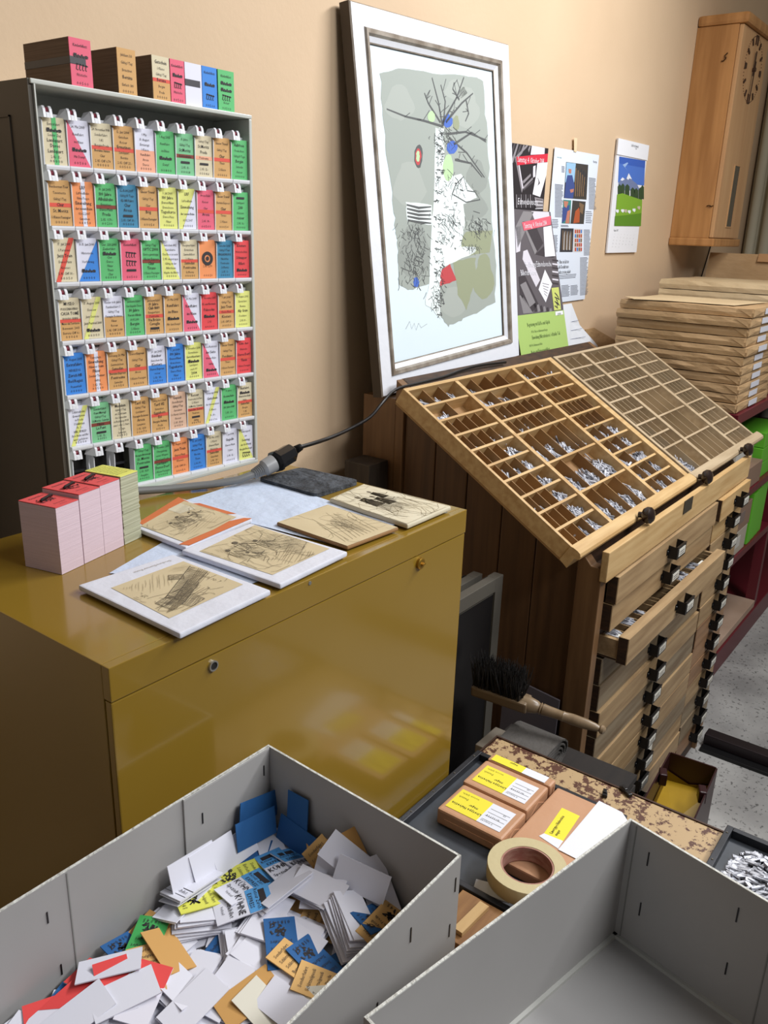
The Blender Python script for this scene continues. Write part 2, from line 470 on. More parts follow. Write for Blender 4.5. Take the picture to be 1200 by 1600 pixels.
# base colour, pattern, second colour, lines (* bold, @ engine, = black bar, # serial, o seal, k figure)
TICK = [
 [('cr', 'v', 'gr', 'Extrafahrt|@|Sonder Zug|*Landquart|*Davos|*Landquart|2. Kl.  15.-|#00000'),
  ('wh', 'dl', 'pk', '24. Mai 2003|Rundfahrt|ins Blaue|@|Mit Dampf|#00500'),
  ('cr', 'hb', 'tn', '28. November 1998|Sonderfahrt|1. Kl.|Bergün-Preda|*Bernina Suisse|Chur|2. Kl. CHF 6.70|#00000'),
  ('tn', 'b', 'rd', '12. Juni 2004|Gutschein|Retour|*Ermatinen|Landquart|Bernina|2. Kl. CHF 25.-|#00500'),
  ('wh', 'h', 'sa', '1. Mai|13. August|Ermässigt|1. Klasse|Rundfahrt|Arosa|Davos|#00000'),
  ('gr', 'p', '', '1. Aug 2005|Rundfahrt|ins Blaue|@|Dampf|#00800'),
  ('gn', 'b', 'db', '15 Jahre|Gültig 1 Tag|*St.Moritz|*Kantonsbahn|=|2. Kl.  8.-|#00018'),
  ('cr', 'b', 'sa', 'Gültig 1 Tag|*St.Moritz|*Preda|Pontresina|=|2. Kl.  12.-|#00046'),
  ('tn', 'b', 'rd', '*Glacier Travel|Gültig 1 Tag|*Chur|Thusis|2. Klasse|#00000'),
  ('gr', 'p', '', '*Halbfreie|Preda, Bern|Gültig 10 Tage|*Bergün|Samedan|Retour|#00000')],
 [('tn', 'b', 'rd', 'Bündnermen Tour|Tavernetta|Gültig 1 Tag|*Chur|*St. Moritz|*1. Klasse Passagier|#00000'),
  ('og', 'v', 'wh', '*LRF|Luftseilbahn|Films Foppa|*Einweihung|*der neuen Bahn|03.02.2007|Gutschein|#00050'),
  ('gr', 'b', 'db', '10. Juli 2003|*100 Jahre|*Albulabahn|Ermatinen|*Davos Platz|*Preda|2. Kl.  9.70.-|#00210'),
  ('te', 'p', '', '12.-15.04.2007|Gültig 10 Tage|*GLOBI Fahrt|*Chur|*Arosa|=|2. Kl. CHF 30.-|#00000'),
  ('tn', 'b', 'rd', '*Glacier Travel|Gültig 1 Tag|Chur|*Brig|*1. Klasse Passagier|#00050'),
  ('ye', 'p', '', '3. Juli 2009|*100 Jahre|*Davos-Filisur|Erwachsene|*Tageskarte|Davos Platz|Filisur|#00060'),
  ('ye', 'dr', 'wh', '*LRF|Luftseilbahn|*Einweihung|*der neuen Bahn|03.02.2007|#00000'),
  ('pk', 'b', 'rd', 'Arosa Bahn|Retour|Chur|*Arosa|2. Kl.  14.-|#00500'),
  ('tn', 'b', 'rd', '*Glacier Travel|Bernina Express|*Chur|Tirano|2. Klasse|#00050'),
  ('gr', 'p', '', '=|Landquart|*2010|Klosters|*retour|2. Kl.  16.-|#00000')],
 [('cr', 'ds', 'rd', '17. Juli 2003|1. Personen|*Jazz Train|Davos Platz|Klosters|2. Kl. CHF 30.-|#00050'),
  ('wh', 'dr2', 'bl', '10./11. Juni 2000|Historische|Vorführung|@|#00000'),
  ('gr', 'p', '', 'Chur, 21.10.2006|Zauberfahrt|@|Chur|Davos|Filisur|Thusis|Chur|#00000'),
  ('pk', 'p', '', '*Kinderbillett|k|k|=|#00500'),
  ('gr', 'b', 'db', 'Gültig 1 Tag|*OPTC 2000|Extra ganztägig|*Glacier Express|*Chur|*Tirano|1. Klasse Passagier|#00050'),
  ('wh', 'dl2', 'ye', 'Gutschein 402|Gästekarte|Das Boot ist nicht|2. Kl. eingetragen|Gültig an der|Billettlesen|Abgabe des Biletts|#00000'),
  ('cr', 'hb', 'tn', 'Bergünerfahrt|Erwachsen|Sammelbillett|2. Klasse|*Samedan|*Pontresina|St.Moritz|#00000'),
  ('og', 'p', '', '|o|2. Kl.  12.70|#00021'),
  ('te', 'p', '', 'Samedan 2006|Gültig 3 Tage|*ENGADIN BUS|Nachtbus|Pontresina|St.Moritz|2. Kl.  5.-|#00000'),
  ('re', 'p', '', '*Klosters|Rhätische Bahn|*Schnupper|*Billett|@|#00000')],
 [('cr', 'hb', 'tn', '*MUSEO|*POSCHIAVINO|*CASA TOMÉ|1000/100 ANNI|*Museo del Territorio|Benvenuti  2003|Entrata CHF 6.-|#00060'),
  ('cr', 'ds', 'ye', '17. August 2001|Davoser|Jazz Sessions|*Jazz Festival 2001|@|#00000'),
  ('wh', 'h', 'tn', 'Kinder 6-16 Jahre|Familienfahrt 5|Gültig 1 Tag|*Passagier Bodensee|Filisur|Retour|2. Kl. CHF 20.80|#00000'),
  ('gr', 'p', '', 'Jubiläumsfahrt|Chur-Engadin-Tirano|*30 Jahre|*Verein Albula|01.05.2010|*Bergün|2. Klasse|#00050'),
  ('tn', 'b', 'rd', 'Jubiläumsfahrt|*10 Jahre|*Club 1889|Rangierfahrt|Pontresina|*Via Brüsio|*Cavaglia|=|#00500'),
  ('tn', 'p', '', '24. Mai 2003|*Rundfahrt|*ins Blaue|@|Mit dem Dampf|#00300'),
  ('wh', 'dl', 'pk', '24. Mai 2003|*Rundfahrt|*ins Blaue|@|#00500'),
  ('re', 'p', '', '17. November 2005|*Kl. aus Normale|*Palace-Inn|@|2. Kl.|#00000'),
  ('tn', 'b', 'rd', '3. Juli 2004|Gültig 1 Tag|*Jazz Train|Davos Platz|*Klosters|2. Kl. CHF 20.-|#00050'),
  ('ye', 'p', '', '3. August 2003|Extrafahrt|Bernina|*Alp Grüm|Poschiavo|2. Kl. 19.-|#00300')],
 [('bl', 'p', '', '30. August 2005|*Extrafahrt|NEIGEZUG|*Zürich HB|*Bad Ragaz|Frauenfeld|#00000'),
  ('og', 'v', 'wh', 'Fahrschein|*Einweihung|*Filisurer Stübli|*Filisur|*Sonder Turnier|Gültig|2. Kl.  30.-|#00500'),
  ('tn', 'b', 'rd', 'Extrazug 26. Mai|Gültig 1 Tag|Sammelschein|*Samedan|*Bernina Express|*Pontresina|Samedan|#00050'),
  ('tn', 'b', 'rd', '*Davos Express|Gültig 1 Tag|*Chur|Arosa|1. Klasse Passagier|#00000'),
  ('wh', 'h', 'bl', '20. Juli 2005|*Bündner|Gutschein für|*Klosters|*Davos Express|retour|2. Kl.  30.-|#00500'),
  ('bl', 'p', '', '3. Juli 2009|*100 Jahre|*Davos-Filisur|Erwachsene|*Tageskarte|Davos Platz|Filisur|#00060'),
  ('ye', 'p', '', '8. November 2004|Erwachsene|*Gerschlausfahrt|@|Landquart|nach ????|*2004|#00000'),
  ('wh', 'dl', 'pk', 'Reise-Rückreise|*der Seite|Winter Bahn|Gültig|@|#00000'),
  ('tn', 'b', 'rd', '*Glacier Travel|Gültig 1 Tag|*Poschiavo|Tirano|1. Klasse Passagier|#00000'),
  ('re', 'b', 'rd', '*Küblis - Bad|Rhätische|*Davos Dorf|*Thusis|1. Klasse Passagier|#00000')],
 [('wh', 'ds', 'ye', 'Schlittelbahn|Erwachsene|in Preda|*1 Schlitten|Fr. 5.-|*VIEL SPASS!|Ihre Bahn und Ihr|wird gefahren|#05000'),
  ('gn', 'b', 'db', '*Sonderfahrt|*Punt Muragl|Gültig 1 Tag|*St.Moritz, Celerina|*Filisur|*La Punt|=|2. Kl.  10.-|#00151'),
  ('cr', 'vl', 'dg', '*Madulain|Gültig 1 Tag|im Zeitraum|bis Samedan|in Richtung 1998|zum 1. oder 2. Fahrt|2 Tage|Samedan|#00032'),
  ('tn', 'p', '', '*Tarif 012|Gültig 1 Tag|Landquart|*Passagier Bodensee|*Arosa|Langwies|2. Kl.  8.30|#00070'),
  ('tn', 'b', 'rd', 'Gültig bis 1. Dez|*Tarif 012|Ermatinen|*Eggishorn|*Eid|*Bergün Anfang|Preda|#01500'),
  ('pn', 'p', '', '*Gepäck|Bern-Bergün|*Gültig 1 Tag|Gutschein|St. Moritz Celerina|Retour|2. Kl.  19.00|#00150'),
  ('cr', 'hb', 'tn', '*Retour|Pontresina La Punt|2. Klasse|*St.Moritz, Celerina|*Samedan, Zernez|Fraktion|=|Gültig|#00036'),
  ('wh', 'ds', 'ye', 'Ermässigt 1998|*Gutschein|für den nächsten|2. Klasse|Fr. 30.-|#00036'),
  ('gr', 'p', '', '10 Jahre|*Bernina Bahn|@|*100 Jahre RhB|2. Kl.  20.-|#00000'),
  ('cr', 'hb', 'tn', '*Ausfahrt|@|*Rhätische Bahn|Halbe|*Samedan|Bergün|2. Kl.|#00500')],
 [None, None, None,
  ('gr', 'p', '', 'Gültig 1 Tag|*Bergün Bravuogn|*St. Moritz|*Pontresina|=|2. Kl.  11.20|Ausgabe|#00032'),
  ('gr', 'b', 'db', '12. November 2003|Übergabung|neuer Wagen|Madulain-Preda|*Landquart|*Davos Dorf|1. Klasse Passagier|#00000'),
  ('og', 'b', 'rd', '12. August 2000|*Jazz Train|*Davos Platz|Klosters|2. Kl. CHF 30.-|#00050'),
  ('bl', 'p', '', '12. Juli 2003|Gültig 1 Tag|*Wasser Preda|Bernina|Thusis|2. Kl. 30.-|#00000'),
  ('cr', 'hb', 'tn', '24. Mai 2003|1. Klasse|*Davos Platz|Rhätische|*Samedan|Gutschein|2. Kl.  20.-|#00050'),
  ('wh', 'p', '', '1. Juni 1998|*Engadin|*Davos Platz|3 Jahre|2. Kl.  12.-|#00005'),
  ('wh', 'dr3', 'ye', 'Schlittelgaudi|am|*Sonntag|*der Eröffnung|*Bergün-Bravuogn|k|#01837')]]
PATN = dict(p='plain {0}', v='{0} with a {1} upright stripe', dl='half {0} half {1} split diagonally', dl2='half {0} half {1} split diagonally',
            dr='half {0} half {1} split diagonally', dr2='half {0} half {1} split diagonally', dr3='half {0} half {1} split diagonally',
            b='{0} with a {1} band', h='{0} above and {1} below', hb='{0} above {1} below with a red band',
            ds='{0} with a {1} slanting stripe', vl='{0} with a thin upright line')
ORD = ['first', 'second', 'third', 'fourth', 'fifth', 'sixth', 'seventh', 'eighth', 'ninth', 'tenth']
TW, TH = 0.0312, 0.0585


def engine(S, mb, a0, b0, a1, b1, mi):
    w = a1 - a0; h = b1 - b0
    for (x0, y0, x1, y1) in ((0, .35, 1, .62), (0.02, .0, .22, .4), (.3, .15, .36, .4), (.55, .05, .62, .4), (.8, .2, .95, .4), (.0, .78, 1, .84)):
        S.rect(mb, a0 + w * x0, b0 + h * y0, a0 + w * x1, b0 + h * y1, mi, 0.0006)
    for x in (.1, .3, .5, .7, .9):
        S.poly(mb, [(a0 + w * (x + .08 * math.cos(q)), b0 + h * (.66 + .14 * math.sin(q))) for q in np.arange(0, 6.28, .8)], mi, 0.0007)


def print_ticket(S, mb, spec, im=3):
    """mats 0 base, 1 second, 2 red band, 3 ink"""
    base, pat, c2, tx = spec
    if pat == 'v': S.rect(mb, .42, 0, .62, 1, 1)
    if pat == 'vl': S.rect(mb, .45, 0, .48, 1, 1)
    if pat == 'b': S.rect(mb, 0, .5, 1, .585, 1)
    if pat in 'h hb'.split(): S.rect(mb, 0, .5, 1, 1, 1)
    if pat == 'hb': S.rect(mb, 0, .5, 1, .58, 2, 0.0004)
    if pat == 'dl': S.poly(mb, [(0, 0), (0, 1), (1, 1)], 1)
    if pat == 'dl2': S.poly(mb, [(0, 0), (0, 1), (1, 1)], 1)
    if pat == 'dr': S.poly(mb, [(1, 0), (1, 1), (.2, 1)], 1)
    if pat == 'dr2': S.poly(mb, [(1, .05), (1, 1), (0, 1)], 1)
    if pat == 'dr3': S.poly(mb, [(0, 0), (.1, 0), (1, 1), (0, 1)], 1)
    if pat == 'ds': S.poly(mb, [(.75, 0), (1, 0), (.22, 1), (0, 1)], 1)
    ls = tx.split('|'); n = len(ls)
    y = 0.115; step = 0.80 / max(n - 1, 1)
    for i, l in enumerate(ls):
        yb = y + step * i + 0.055
        if not l: continue
        if l[0] == '#':
            S.text(mb, ' '.join(l[1:]), .5, .95, 0.0052, im, w=.72 * S.w, cond=.9)
        elif l == '@': engine(S, mb, .16, yb - .06, .84, yb + .04, im)
        elif l == '=': S.rect(mb, .25, yb - .04, .75, yb + .015, im, 0.0006)
        elif l == 'k':
            for q in range(4):
                S.line(mb, [(.3 + q * .14, yb - .05), (.26 + q * .14, yb + .06), (.34 + q * .13, yb + .08)], 0.0011, im)
            S.line(mb, [(.25, yb - .05), (.8, yb - .02)], 0.0015, im)
        elif l == 'o':
            for r_ in (.3, .22):
                S.line(mb, [(.5 + r_ * math.cos(q), .48 + r_ * S.w / S.h * math.sin(q)) for q in np.arange(0, 6.5, .35)], 0.0026, im)
            S.poly(mb, [(.5 + .1 * math.cos(q), .48 + .06 * math.sin(q)) for q in np.arange(0, 6.28, .6)], im, 0.0006)
        else:
            bold = l[0] == '*'; l = l.lstrip('*')
            S.text(mb, l, .5, yb, 0.0062 if bold and len(l) < 11 else 0.0048, im, w=.86 * S.w, bold=bold, cond=.78)


ink = flat(INK); rdm = flat(CC['rd'])
for r in range(7):
    for c in range(10):
        o = TO + TU * (PITCH * c) + TV * ROWZ[r]
        M = Matrix.Translation(o - rack.location) @ TR.to_4x4()
        h = link('ticket_holder', HM if TICK[r][c] else HE, rack, M=M)
        k = link('clip', CM, h, loc=CLIP_UP)
        k2 = link('clip_card', KM, h, loc=CLIP_UP)
        sp = TICK[r][c]
        if sp is None:
            continue
        S = Surf((0, 0, TH), (TW, 0, TH), (TW, 0, 0), (0, 0, 0))
        mb = MB(); S.body(mb, 0.006, 0)
        print_ticket(S, mb, sp)
        me = mb.mesh('ticket', [flat(CC[sp[0]]), flat(CC.get(sp[2] or sp[0])), rdm, ink])
        ob = link('ticket', me, None, M=Matrix.Translation(o + TU * 0.0022 + TN * 0.0005 + TV * 0.0026) @ TR.to_4x4())
        tag(ob, '%s ticket, %s from left in %s rack row' % (
            PATN[sp[1]].format(NAMES[sp[0]], NAMES.get(sp[2], '')), ORD[c], ORD[r]), 'ticket', 'tickets in the wall rack')
m = MB()
m.box((RX0 + 0.008, RY0 + 0.06, RZ0 + t + 0.001), (0.790, RY0 + 0.083, RZ0 + 0.070))  # near-black block paints the shade inside the empty slots
for q in range(3):
    for z in (0.016, 0.034):
        a = TO + TU * (PITCH * q + 0.006) + TV * (ROWZ[6] + z) - TN * 0.02
        m.obox(a + TU * 0.013, (0.026, 0.003, 0.004), TR, 1)
part(rack, 'slot_shade_bars', m, [dark_in, mat('dark_plastic', (40, 40, 44), 0.3)], label='dark fill as painted shade in the empty slots, with bars')


# ---- card stacks
def card_stack(name, lab, p0, u, v, hgt, w, l, top_spec, side, band=None, ncut=0, face='top', group=None):
    """p0 = base corner, u/v = unit vectors across/along; a stack of cards hgt high"""
    u = Vector(u).normalized(); v = Vector(v).normalized(); z = Vector((0, 0, 1)); p0 = Vector(p0)
    th = thing(name, lab, 'ticket stack', p0 + u * w / 2 + v * l / 2, group)
    mb = MB()
    n = max(ncut, 1); hh = hgt / n
    for i in range(n):
        j = Vector((rnd.uniform(-1, 1), rnd.uniform(-1, 1), 0)) * (0.0006 if n > 1 else 0)
        q = p0 + j + z * (hh * i)
        mb.hexa([q, q + u * w, q + u * w + v * l, q + v * l] + [k + z * hh * 0.985 for k in (q, q + u * w, q + u * w + v * l, q + v * l)], 0)
    part(th, 'cards', mb, [side])
    q = p0 + z * hgt
    S = Surf(q + v * l, q + u * w + v * l, q + u * w, q)
    return th, S


def side_mat(name, rgb, rgb2):
    return mat(name, rgb, 0.85, noise=22, rgb2=rgb2, stretch=(0.3, 0.3, 30), bump=(30, 0.10))


pinkside = side_mat('pink_card_edges', (214, 192, 200), (204, 182, 190))
creamside = side_mat('cream_card_edges', (190, 190, 164), (150, 150, 124))
# three red stacks and one yellow stack standing on the cabinet
zc = ZT + 0.0005
b0 = P(97, 898, 'z', zc); b1 = P(131, 882, 'z', zc); bL = P(50, 884, 'z', zc)
ex = (b1 - b0).normalized(); ey = Vector((-ex.y, ex.x, 0))
stks = [(b0, 0.0365, 0.057, 0.0835, 'red topped stack of tickets at the left end, nearest the cabinet corner', (222, 86, 86), pinkside, 1),
        (b0 + ex * 0.0385 + ey * 0.0006, 0.0355, 0.057, 0.089, 'red topped stack of tickets, middle of the three red stacks', (222, 86, 86), pinkside, 1),
        (b0 + ex * 0.0745 + ey * 0.0006, 0.0355, 0.057, 0.0905, 'red topped stack of tickets touching the yellow stack', (222, 86, 86), pinkside, 1),
        (b0 + ex * 0.1125 + ey * 0.001, 0.033, 0.057, 0.092, 'yellow topped stack of cream tickets right of the red stacks', (226, 226, 110), creamside, 22)]
for i, (pp, w, l, hg, lab, col, sd, nc) in enumerate(stks):
    th, S = card_stack('ticket_stack', lab, pp, ex, ey, hg, w, l, None, sd, ncut=nc, group='ticket stacks on the yellow cabinet')
    mb = MB(); S.body(mb, 0.0008, 0)
    if i < 3:
        S.text(mb, 'Kinderbillett', .5, .2, 0.005, 1, w=.8 * S.w, bold=True)
        for q in range(26):
            a, b2 = .5 + rnd.gauss(0, .16), .5 + rnd.gauss(0, .06)
            S.line(mb, [(a, b2), (a + rnd.uniform(-.15, .15), b2 + rnd.uniform(-.05, .05)), (a + rnd.uniform(-.1, .1), b2 + .04)], 0.0009, 1)
        S.text(mb, 'Rhätische Bahn', .5, .82, 0.0035, 1, w=.7 * S.w)
        S.text(mb, '0 0 5 0 0', .5, .93, 0.0035, 1, w=.6 * S.w)
    else:
        for q in range(9):
            S.text(mb, rnd.choice(['Schlittelgaudi Preda', 'Gültig am Ausgabetag', 'Bergün Bravuogn', 'Erwachsene Retour']), .5, .1 + q * .095, 0.004, 1, w=.85 * S.w)
    part(th, 'top_ticket', mb, [flat(col), ink])
    if i < 3:
        mb = MB()
        c0 = S.pt(.16, .52, 0.002); d = (S.pt(.84, .40) - S.pt(.16, .52)).normalized()
        c1 = c0 + d * 0.024; k = S.n.cross(d) * 0.0022
        mb.tube([c0, c0 + S.n * 0.0012 + d * 0.003, c1 - d * 0.003 + S.n * 0.0012, c1], 0.0019, 6)
        part(th, 'clip', mb, [black_metal], label='black clip')

# stacks of tickets lying on top of the rack, ends facing the room
brownside = side_mat('brown_card_edges', (122, 100, 82), (102, 82, 66))
zr = RZ1 + 0.0005


def top_stack(px0, px1, ytop, deep, col, spec, side, lab, band=None, glare=None):
    yb = RY0 + 0.012
    a = P(px0, ytop, 'y', yb); bb = P(px1, ytop + 4, 'y', yb)
    w = (bb.x - a.x); hg = TH * 0.98
    th = thing('ticket_bundle', lab, 'ticket stack', (a.x + w / 2, yb + deep / 2, zr), 'ticket bundles on top of the rack')
    mb = MB(); mb.box((a.x, yb + 0.001, zr), (a.x + w, yb + deep, zr + hg)); part(th, 'cards', mb, [side])
    S = Surf((a.x, yb, zr + hg), (a.x + w, yb, zr + hg), (a.x + w, yb, zr), (a.x, yb, zr))
    mb = MB(); S.body(mb, 0.001, 0); print_ticket(S, mb, spec)
    part(th, 'end_ticket', mb, [flat(CC[spec[0]]), flat(CC.get(spec[2] or spec[0])), rdm, ink])
    if band:
        mb = MB(); zz = zr + hg * .46
        mb.box((a.x - 0.0006, yb - 0.0004, zz), (a.x + w * (band), yb + deep, zz + 0.009))
        part(th, 'band', mb, [mat('grey_rubber', (60, 58, 62), 0.4)], bevel=0.0003)
    return th


top_stack(106, 140, 49, 0.105, 'pk', ('pk', 'p', '', '*Kinderbillett|@|k|Rhätische|#00500'), brownside, 'longest ticket bundle on top of the rack, pink end and black band', band=.72)
top_stack(181, 210, 62, 0.072, 'tn', ('tn', 'p', '', 'Jubiläum 3.10|Gültig 1 Tag|Ermatinen|*Bernina|Einfach  1.80|#00000'), brownside, 'tan fronted ticket bundle on top of the rack, second from left')
top_stack(236, 263, 75, 0.046, 'cr', ('cr', 'hb', 'tn', '*Gutschein|1. Klasse|Gültig 1 Tag|*Bernina|Bergün|Preda|#00000'), brownside, 'cream and tan fronted ticket bundle on the rack with a red stripe')
top_stack(265, 287, 91, 0.040, 'pk', ('pk', 'p', '', '*Kinderbillett|@|k|Rhätische|#00500'), brownside, 'pink fronted short bundle on the rack next to the cream one')
top_stack(288, 314, 95, 0.05, 'wh', ('wh', 'p', '', ''), mat('lilac_edges', (196, 190, 214), .8), 'blank lilac white bundle with a black clip on top of the rack', band=.9)
top_stack(315, 338, 102, 0.05, 'bl', ('bl', 'p', '', '*Kinderbillett|@|k|#00500'), mat('blue_edges', (60, 110, 180), .8), 'blue fronted bundle on the rack, second from the right end')
top_stack(340, 365, 109, 0.05, 'gr', ('gr', 'p', '', '*Kinderbillett|@|@|k|Retour|#00500'), mat('green_edges', (80, 150, 90), .8), 'green fronted bundle at the right end of the rack top')

# ------------------------------------------------------------------ things on top of the yellow cabinet
def surf3(tl, tr, bl):
    tl, tr, bl = Vector(tl), Vector(tr), Vector(bl)
    return Surf(tl, tr, tr + bl - tl, bl)


def inv(S, x, y):
    """photo pixel -> (a, b) on the plane of S"""
    r = CAM_R @ Vector((x - 600, 800 - y, -FOC))
    t = (S.q[0] - CAM_C).dot(S.n) / r.dot(S.n)
    d = CAM_C + r * t - S.q[0]
    u = S.q[1] - S.q[0]; v = S.q[3] - S.q[0]
    uu, vv, uv = u.dot(u), v.dot(v), u.dot(v)
    du, dv = d.dot(u), d.dot(v); D = uu * vv - uv * uv
    return ((du * vv - dv * uv) / D, (dv * uu - du * uv) / D)


def tissue(name, lab, cs, z, nx, ny, amp, seed):
    rr = random.Random(seed)
    cs = [P(x, y, 'z', z) for x, y in cs]
    S = Surf(*cs)
    ph = [(rr.uniform(2, 9), rr.uniform(2, 9), rr.uniform(0, 6), rr.uniform(.3, 1)) for _ in range(7)]
    mb = MB(); vs = []
    for layer in (0, 1):
        for j in range(ny + 1):
            for i in range(nx + 1):
                a, b = i / nx, j / ny
                h = sum(k * abs(math.sin(f * a + g * b + q)) for f, g, q, k in ph) / 7
                ea = min(a, b, 1 - a, 1 - b)
                wob = 0.012 * math.sin(9 * a + seed) * math.sin(8 * b)
                p = S.pt(a + wob * (1 if 0 < i < nx else .6), b + wob, 0)
                vs.append(p + Vector((0, 0, 0.0006 + amp * h * (0.5 + ea) - 0.0004 * layer)))
    n = (nx + 1) * (ny + 1); fs = []
    for j in range(ny):
        for i in range(nx):
            k = j * (nx + 1) + i
            fs.append((k, k + nx + 1, k + nx + 2, k + 1)); fs.append((n + k, n + k + 1, n + k + nx + 2, n + k + nx + 1))
    mb.add(vs, fs)
    return single(name, mb, [mat('tissue_paper', (196, 208, 228), 0.7, bump=(40, 0.35))], lab, 'paper', smooth=True)


tissue('tissue_sheet', 'pale blue tissue sheet with folds under the blocks at the back of the cabinet',
       [(272, 790), (404, 748), (624, 822), (533, 856)], ZT, 26, 18, 0.009, 3)
tissue('tissue_sheet', 'pale blue tissue sheet under the two white wrapped blocks at the front',
       [(171, 897), (300, 822), (520, 858), (395, 914)], ZT, 22, 14, 0.004, 5)

wrap_w = mat('wrapper_white', (214, 216, 226), 0.6, bump=(25, 0.3))
print_tan = mat('proof_paper_tan', (206, 190, 154), 0.7, noise=12, rgb2=(197, 180, 144))
print_cr = mat('proof_paper_cream', (214, 206, 182), 0.7, noise=12, rgb2=(206, 196, 168))
etch = mat('etching_ink', (138, 124, 96), 0.8)
etch_d = mat('etching_ink_dark', (96, 86, 70), 0.8)


def hatch(S, mb, poly, ang, gap, wd, mi, jit=.2, rr=None):
    """parallel strokes inside a convex polygon (a, b)"""
    rr = rr or rnd
    ca, sa = math.cos(ang), math.sin(ang)
    pr = [(a * ca + b * sa, -a * sa + b * ca) for a, b in poly]
    y = min(p[1] for p in pr)
    while y < max(p[1] for p in pr):
        xs = []
        for i in range(len(pr)):
            (x0, y0), (x1, y1) = pr[i], pr[(i + 1) % len(pr)]
            if (y0 <= y) != (y1 <= y):
                xs.append(x0 + (y - y0) / (y1 - y0) * (x1 - x0))
        xs.sort()
        for k in range(0, len(xs) - 1, 2):
            xa, xb = xs[k] + rr.uniform(0, jit) * (xs[k + 1] - xs[k]), xs[k + 1] - rr.uniform(0, jit) * (xs[k + 1] - xs[k])
            ym = y + rr.uniform(-.3, .3) * gap
            pts = [(x * ca - q * sa, x * sa + q * ca) for x, q in ((xa, y), ((xa + xb) / 2, ym), (xb, y))]
            S.line(mb, pts, [wd * .35, wd * .6, wd * .3], mi)
        y += gap * rr.uniform(.7, 1.7)


def scribble(S, mb, a, b, ra, rb, n, wd, mi, rr):
    wd *= .6
    for _ in range(int(n * .6)):
        x, y = a + rr.gauss(0, ra / 2), b + rr.gauss(0, rb / 2)
        pts = [(x, y)]
        an = rr.uniform(0, 6.28)
        for q in range(rr.randint(2, 4)):
            an += rr.uniform(-.9, .9)
            x += math.cos(an) * ra * .2; y += math.sin(an) * rb * .2
            pts.append((min(max(x, .02), .98), min(max(y, .02), .98)))
        pts = [(min(max(x, .02), .98), min(max(y, .02), .98)) for x, y in pts]
        S.line(mb, pts, wd, mi)


def figure(S, mb, a, b, h, mi_d, mi_l, rr):
    """small etched standing figure"""
    S.poly(mb, [(a + .03 * h * math.cos(q) * 2, b - h * .42 + .06 * h * math.sin(q)) for q in np.arange(0, 6.28, .8)], mi_d, .0004)
    S.poly(mb, [(a - .12 * h, b - .34 * h), (a + .10 * h, b - .36 * h), (a + .16 * h, b), (a - .16 * h, b)], mi_l, .0003)
    hatch(S, mb, [(a - .14 * h, b - .34 * h), (a + .10 * h, b - .36 * h), (a + .2 * h, b + .3 * h), (a - .2 * h, b + .3 * h)], 1.2 + rr.uniform(-.5, .5), .014, .0008, mi_d, .3, rr)
    S.line(mb, [(a + .05 * h, b - .3 * h), (a + .25 * h, b - .12 * h), (a + .4 * h, b - .15 * h)], .0015, mi_d)


def block(lab, cs, kind, th=0.0065):
    z = ZT + th + 0.003
    q = [P(x, y, 'z', z) for x, y in cs]      # left, back, right, front
    S = Surf(q[0], q[1], q[2], q[3])          # a runs left->back, b runs left->front
    t_ = thing('printing_block', lab, 'printing block', ((q[0] + q[2]) / 2).to_tuple()[:2] + (ZT + 0.003,), 'printing blocks on the yellow cabinet')
    mb = MB(); S.body(mb, th, 0)
    rr = random.Random(len(lab) * 7 + int(cs[0][0]))
    wrapped = kind in ('train', 'men', 'orange')
    part(t_, 'block_body', mb, [wrap_w if wrapped else (print_cr if kind == 'cream' else mat('block_wood', (150, 112, 70), .6))], bevel=0.002)
    return t_, S, rr


# block 1: railway drawing in a white wrapper
t_, S, rr = block('white wrapped block with a railway drawing, at the front edge of the cabinet', [(122, 914), (270, 866), (423, 922), (281, 990)], 'train')
def Q(x, y): return inv(S, 120 + x / 3.53, 740 + y / 3.53)
pa = [Q(190, 632), Q(590, 488), Q(932, 630), Q(512, 802)]
mb = MB(); S.poly(mb, pa, 0, .0004)
S2 = Surf(*[S.pt(a, b, .0006) for a, b in pa])
hatch(S2, mb, [(.05, .1), (.55, .05), (.75, .35), (.2, .5)], 2.2, .03, .0007, 1, .4, rr)
hatch(S2, mb, [(.6, .05), (.97, .1), (.97, .5)], 0.5, .022, .0007, 1, .3, rr)
for (p0, p1, p2, p3) in (((.25, .62), (.95, .18), (.97, .45), (.3, .78)), ((.3, .7), (.7, .45), (.72, .6), (.32, .85)), ((.1, .65), (.3, .6), (.32, .85), (.12, .9)), ((.55, .3), (.62, .2), (.75, .3), (.68, .4)), ((.25, .8), (.5, .72), (.5, .95), (.3, .98))):
    hatch(S2, mb, [p0, p1, p2, p3], -.3 + rr.uniform(-.2, .2), .018, .001, 2, .1, rr); hatch(S2, mb, [p0, p1, p2, p3], 1.3, .03, .0009, 2, .1, rr)
    S2.line(mb, [p0, p1, p2, p3, p0], .001, 2)
for q in range(7): S2.line(mb, [(.05 + q * .02, .9), (.98, .3 + q * .03)], .0007, 1)
scribble(S2, mb, .4, .7, .5, .2, 60, .0008, 2, rr); scribble(S2, mb, .12, .42, .06, .06, 12, .0008, 2, rr)
S.text(mb, 'Jeccla  Nr. 7', .82, .55, .008, 1, rot=-1.57, w=.07)
S.text(mb, 'Druckerei Davoser Revue', .68, .08, .006, 1, rot=math.pi / 2 + 1.57, w=.08)
part(t_, 'printed_face', mb, [print_tan, etch, etch_d])
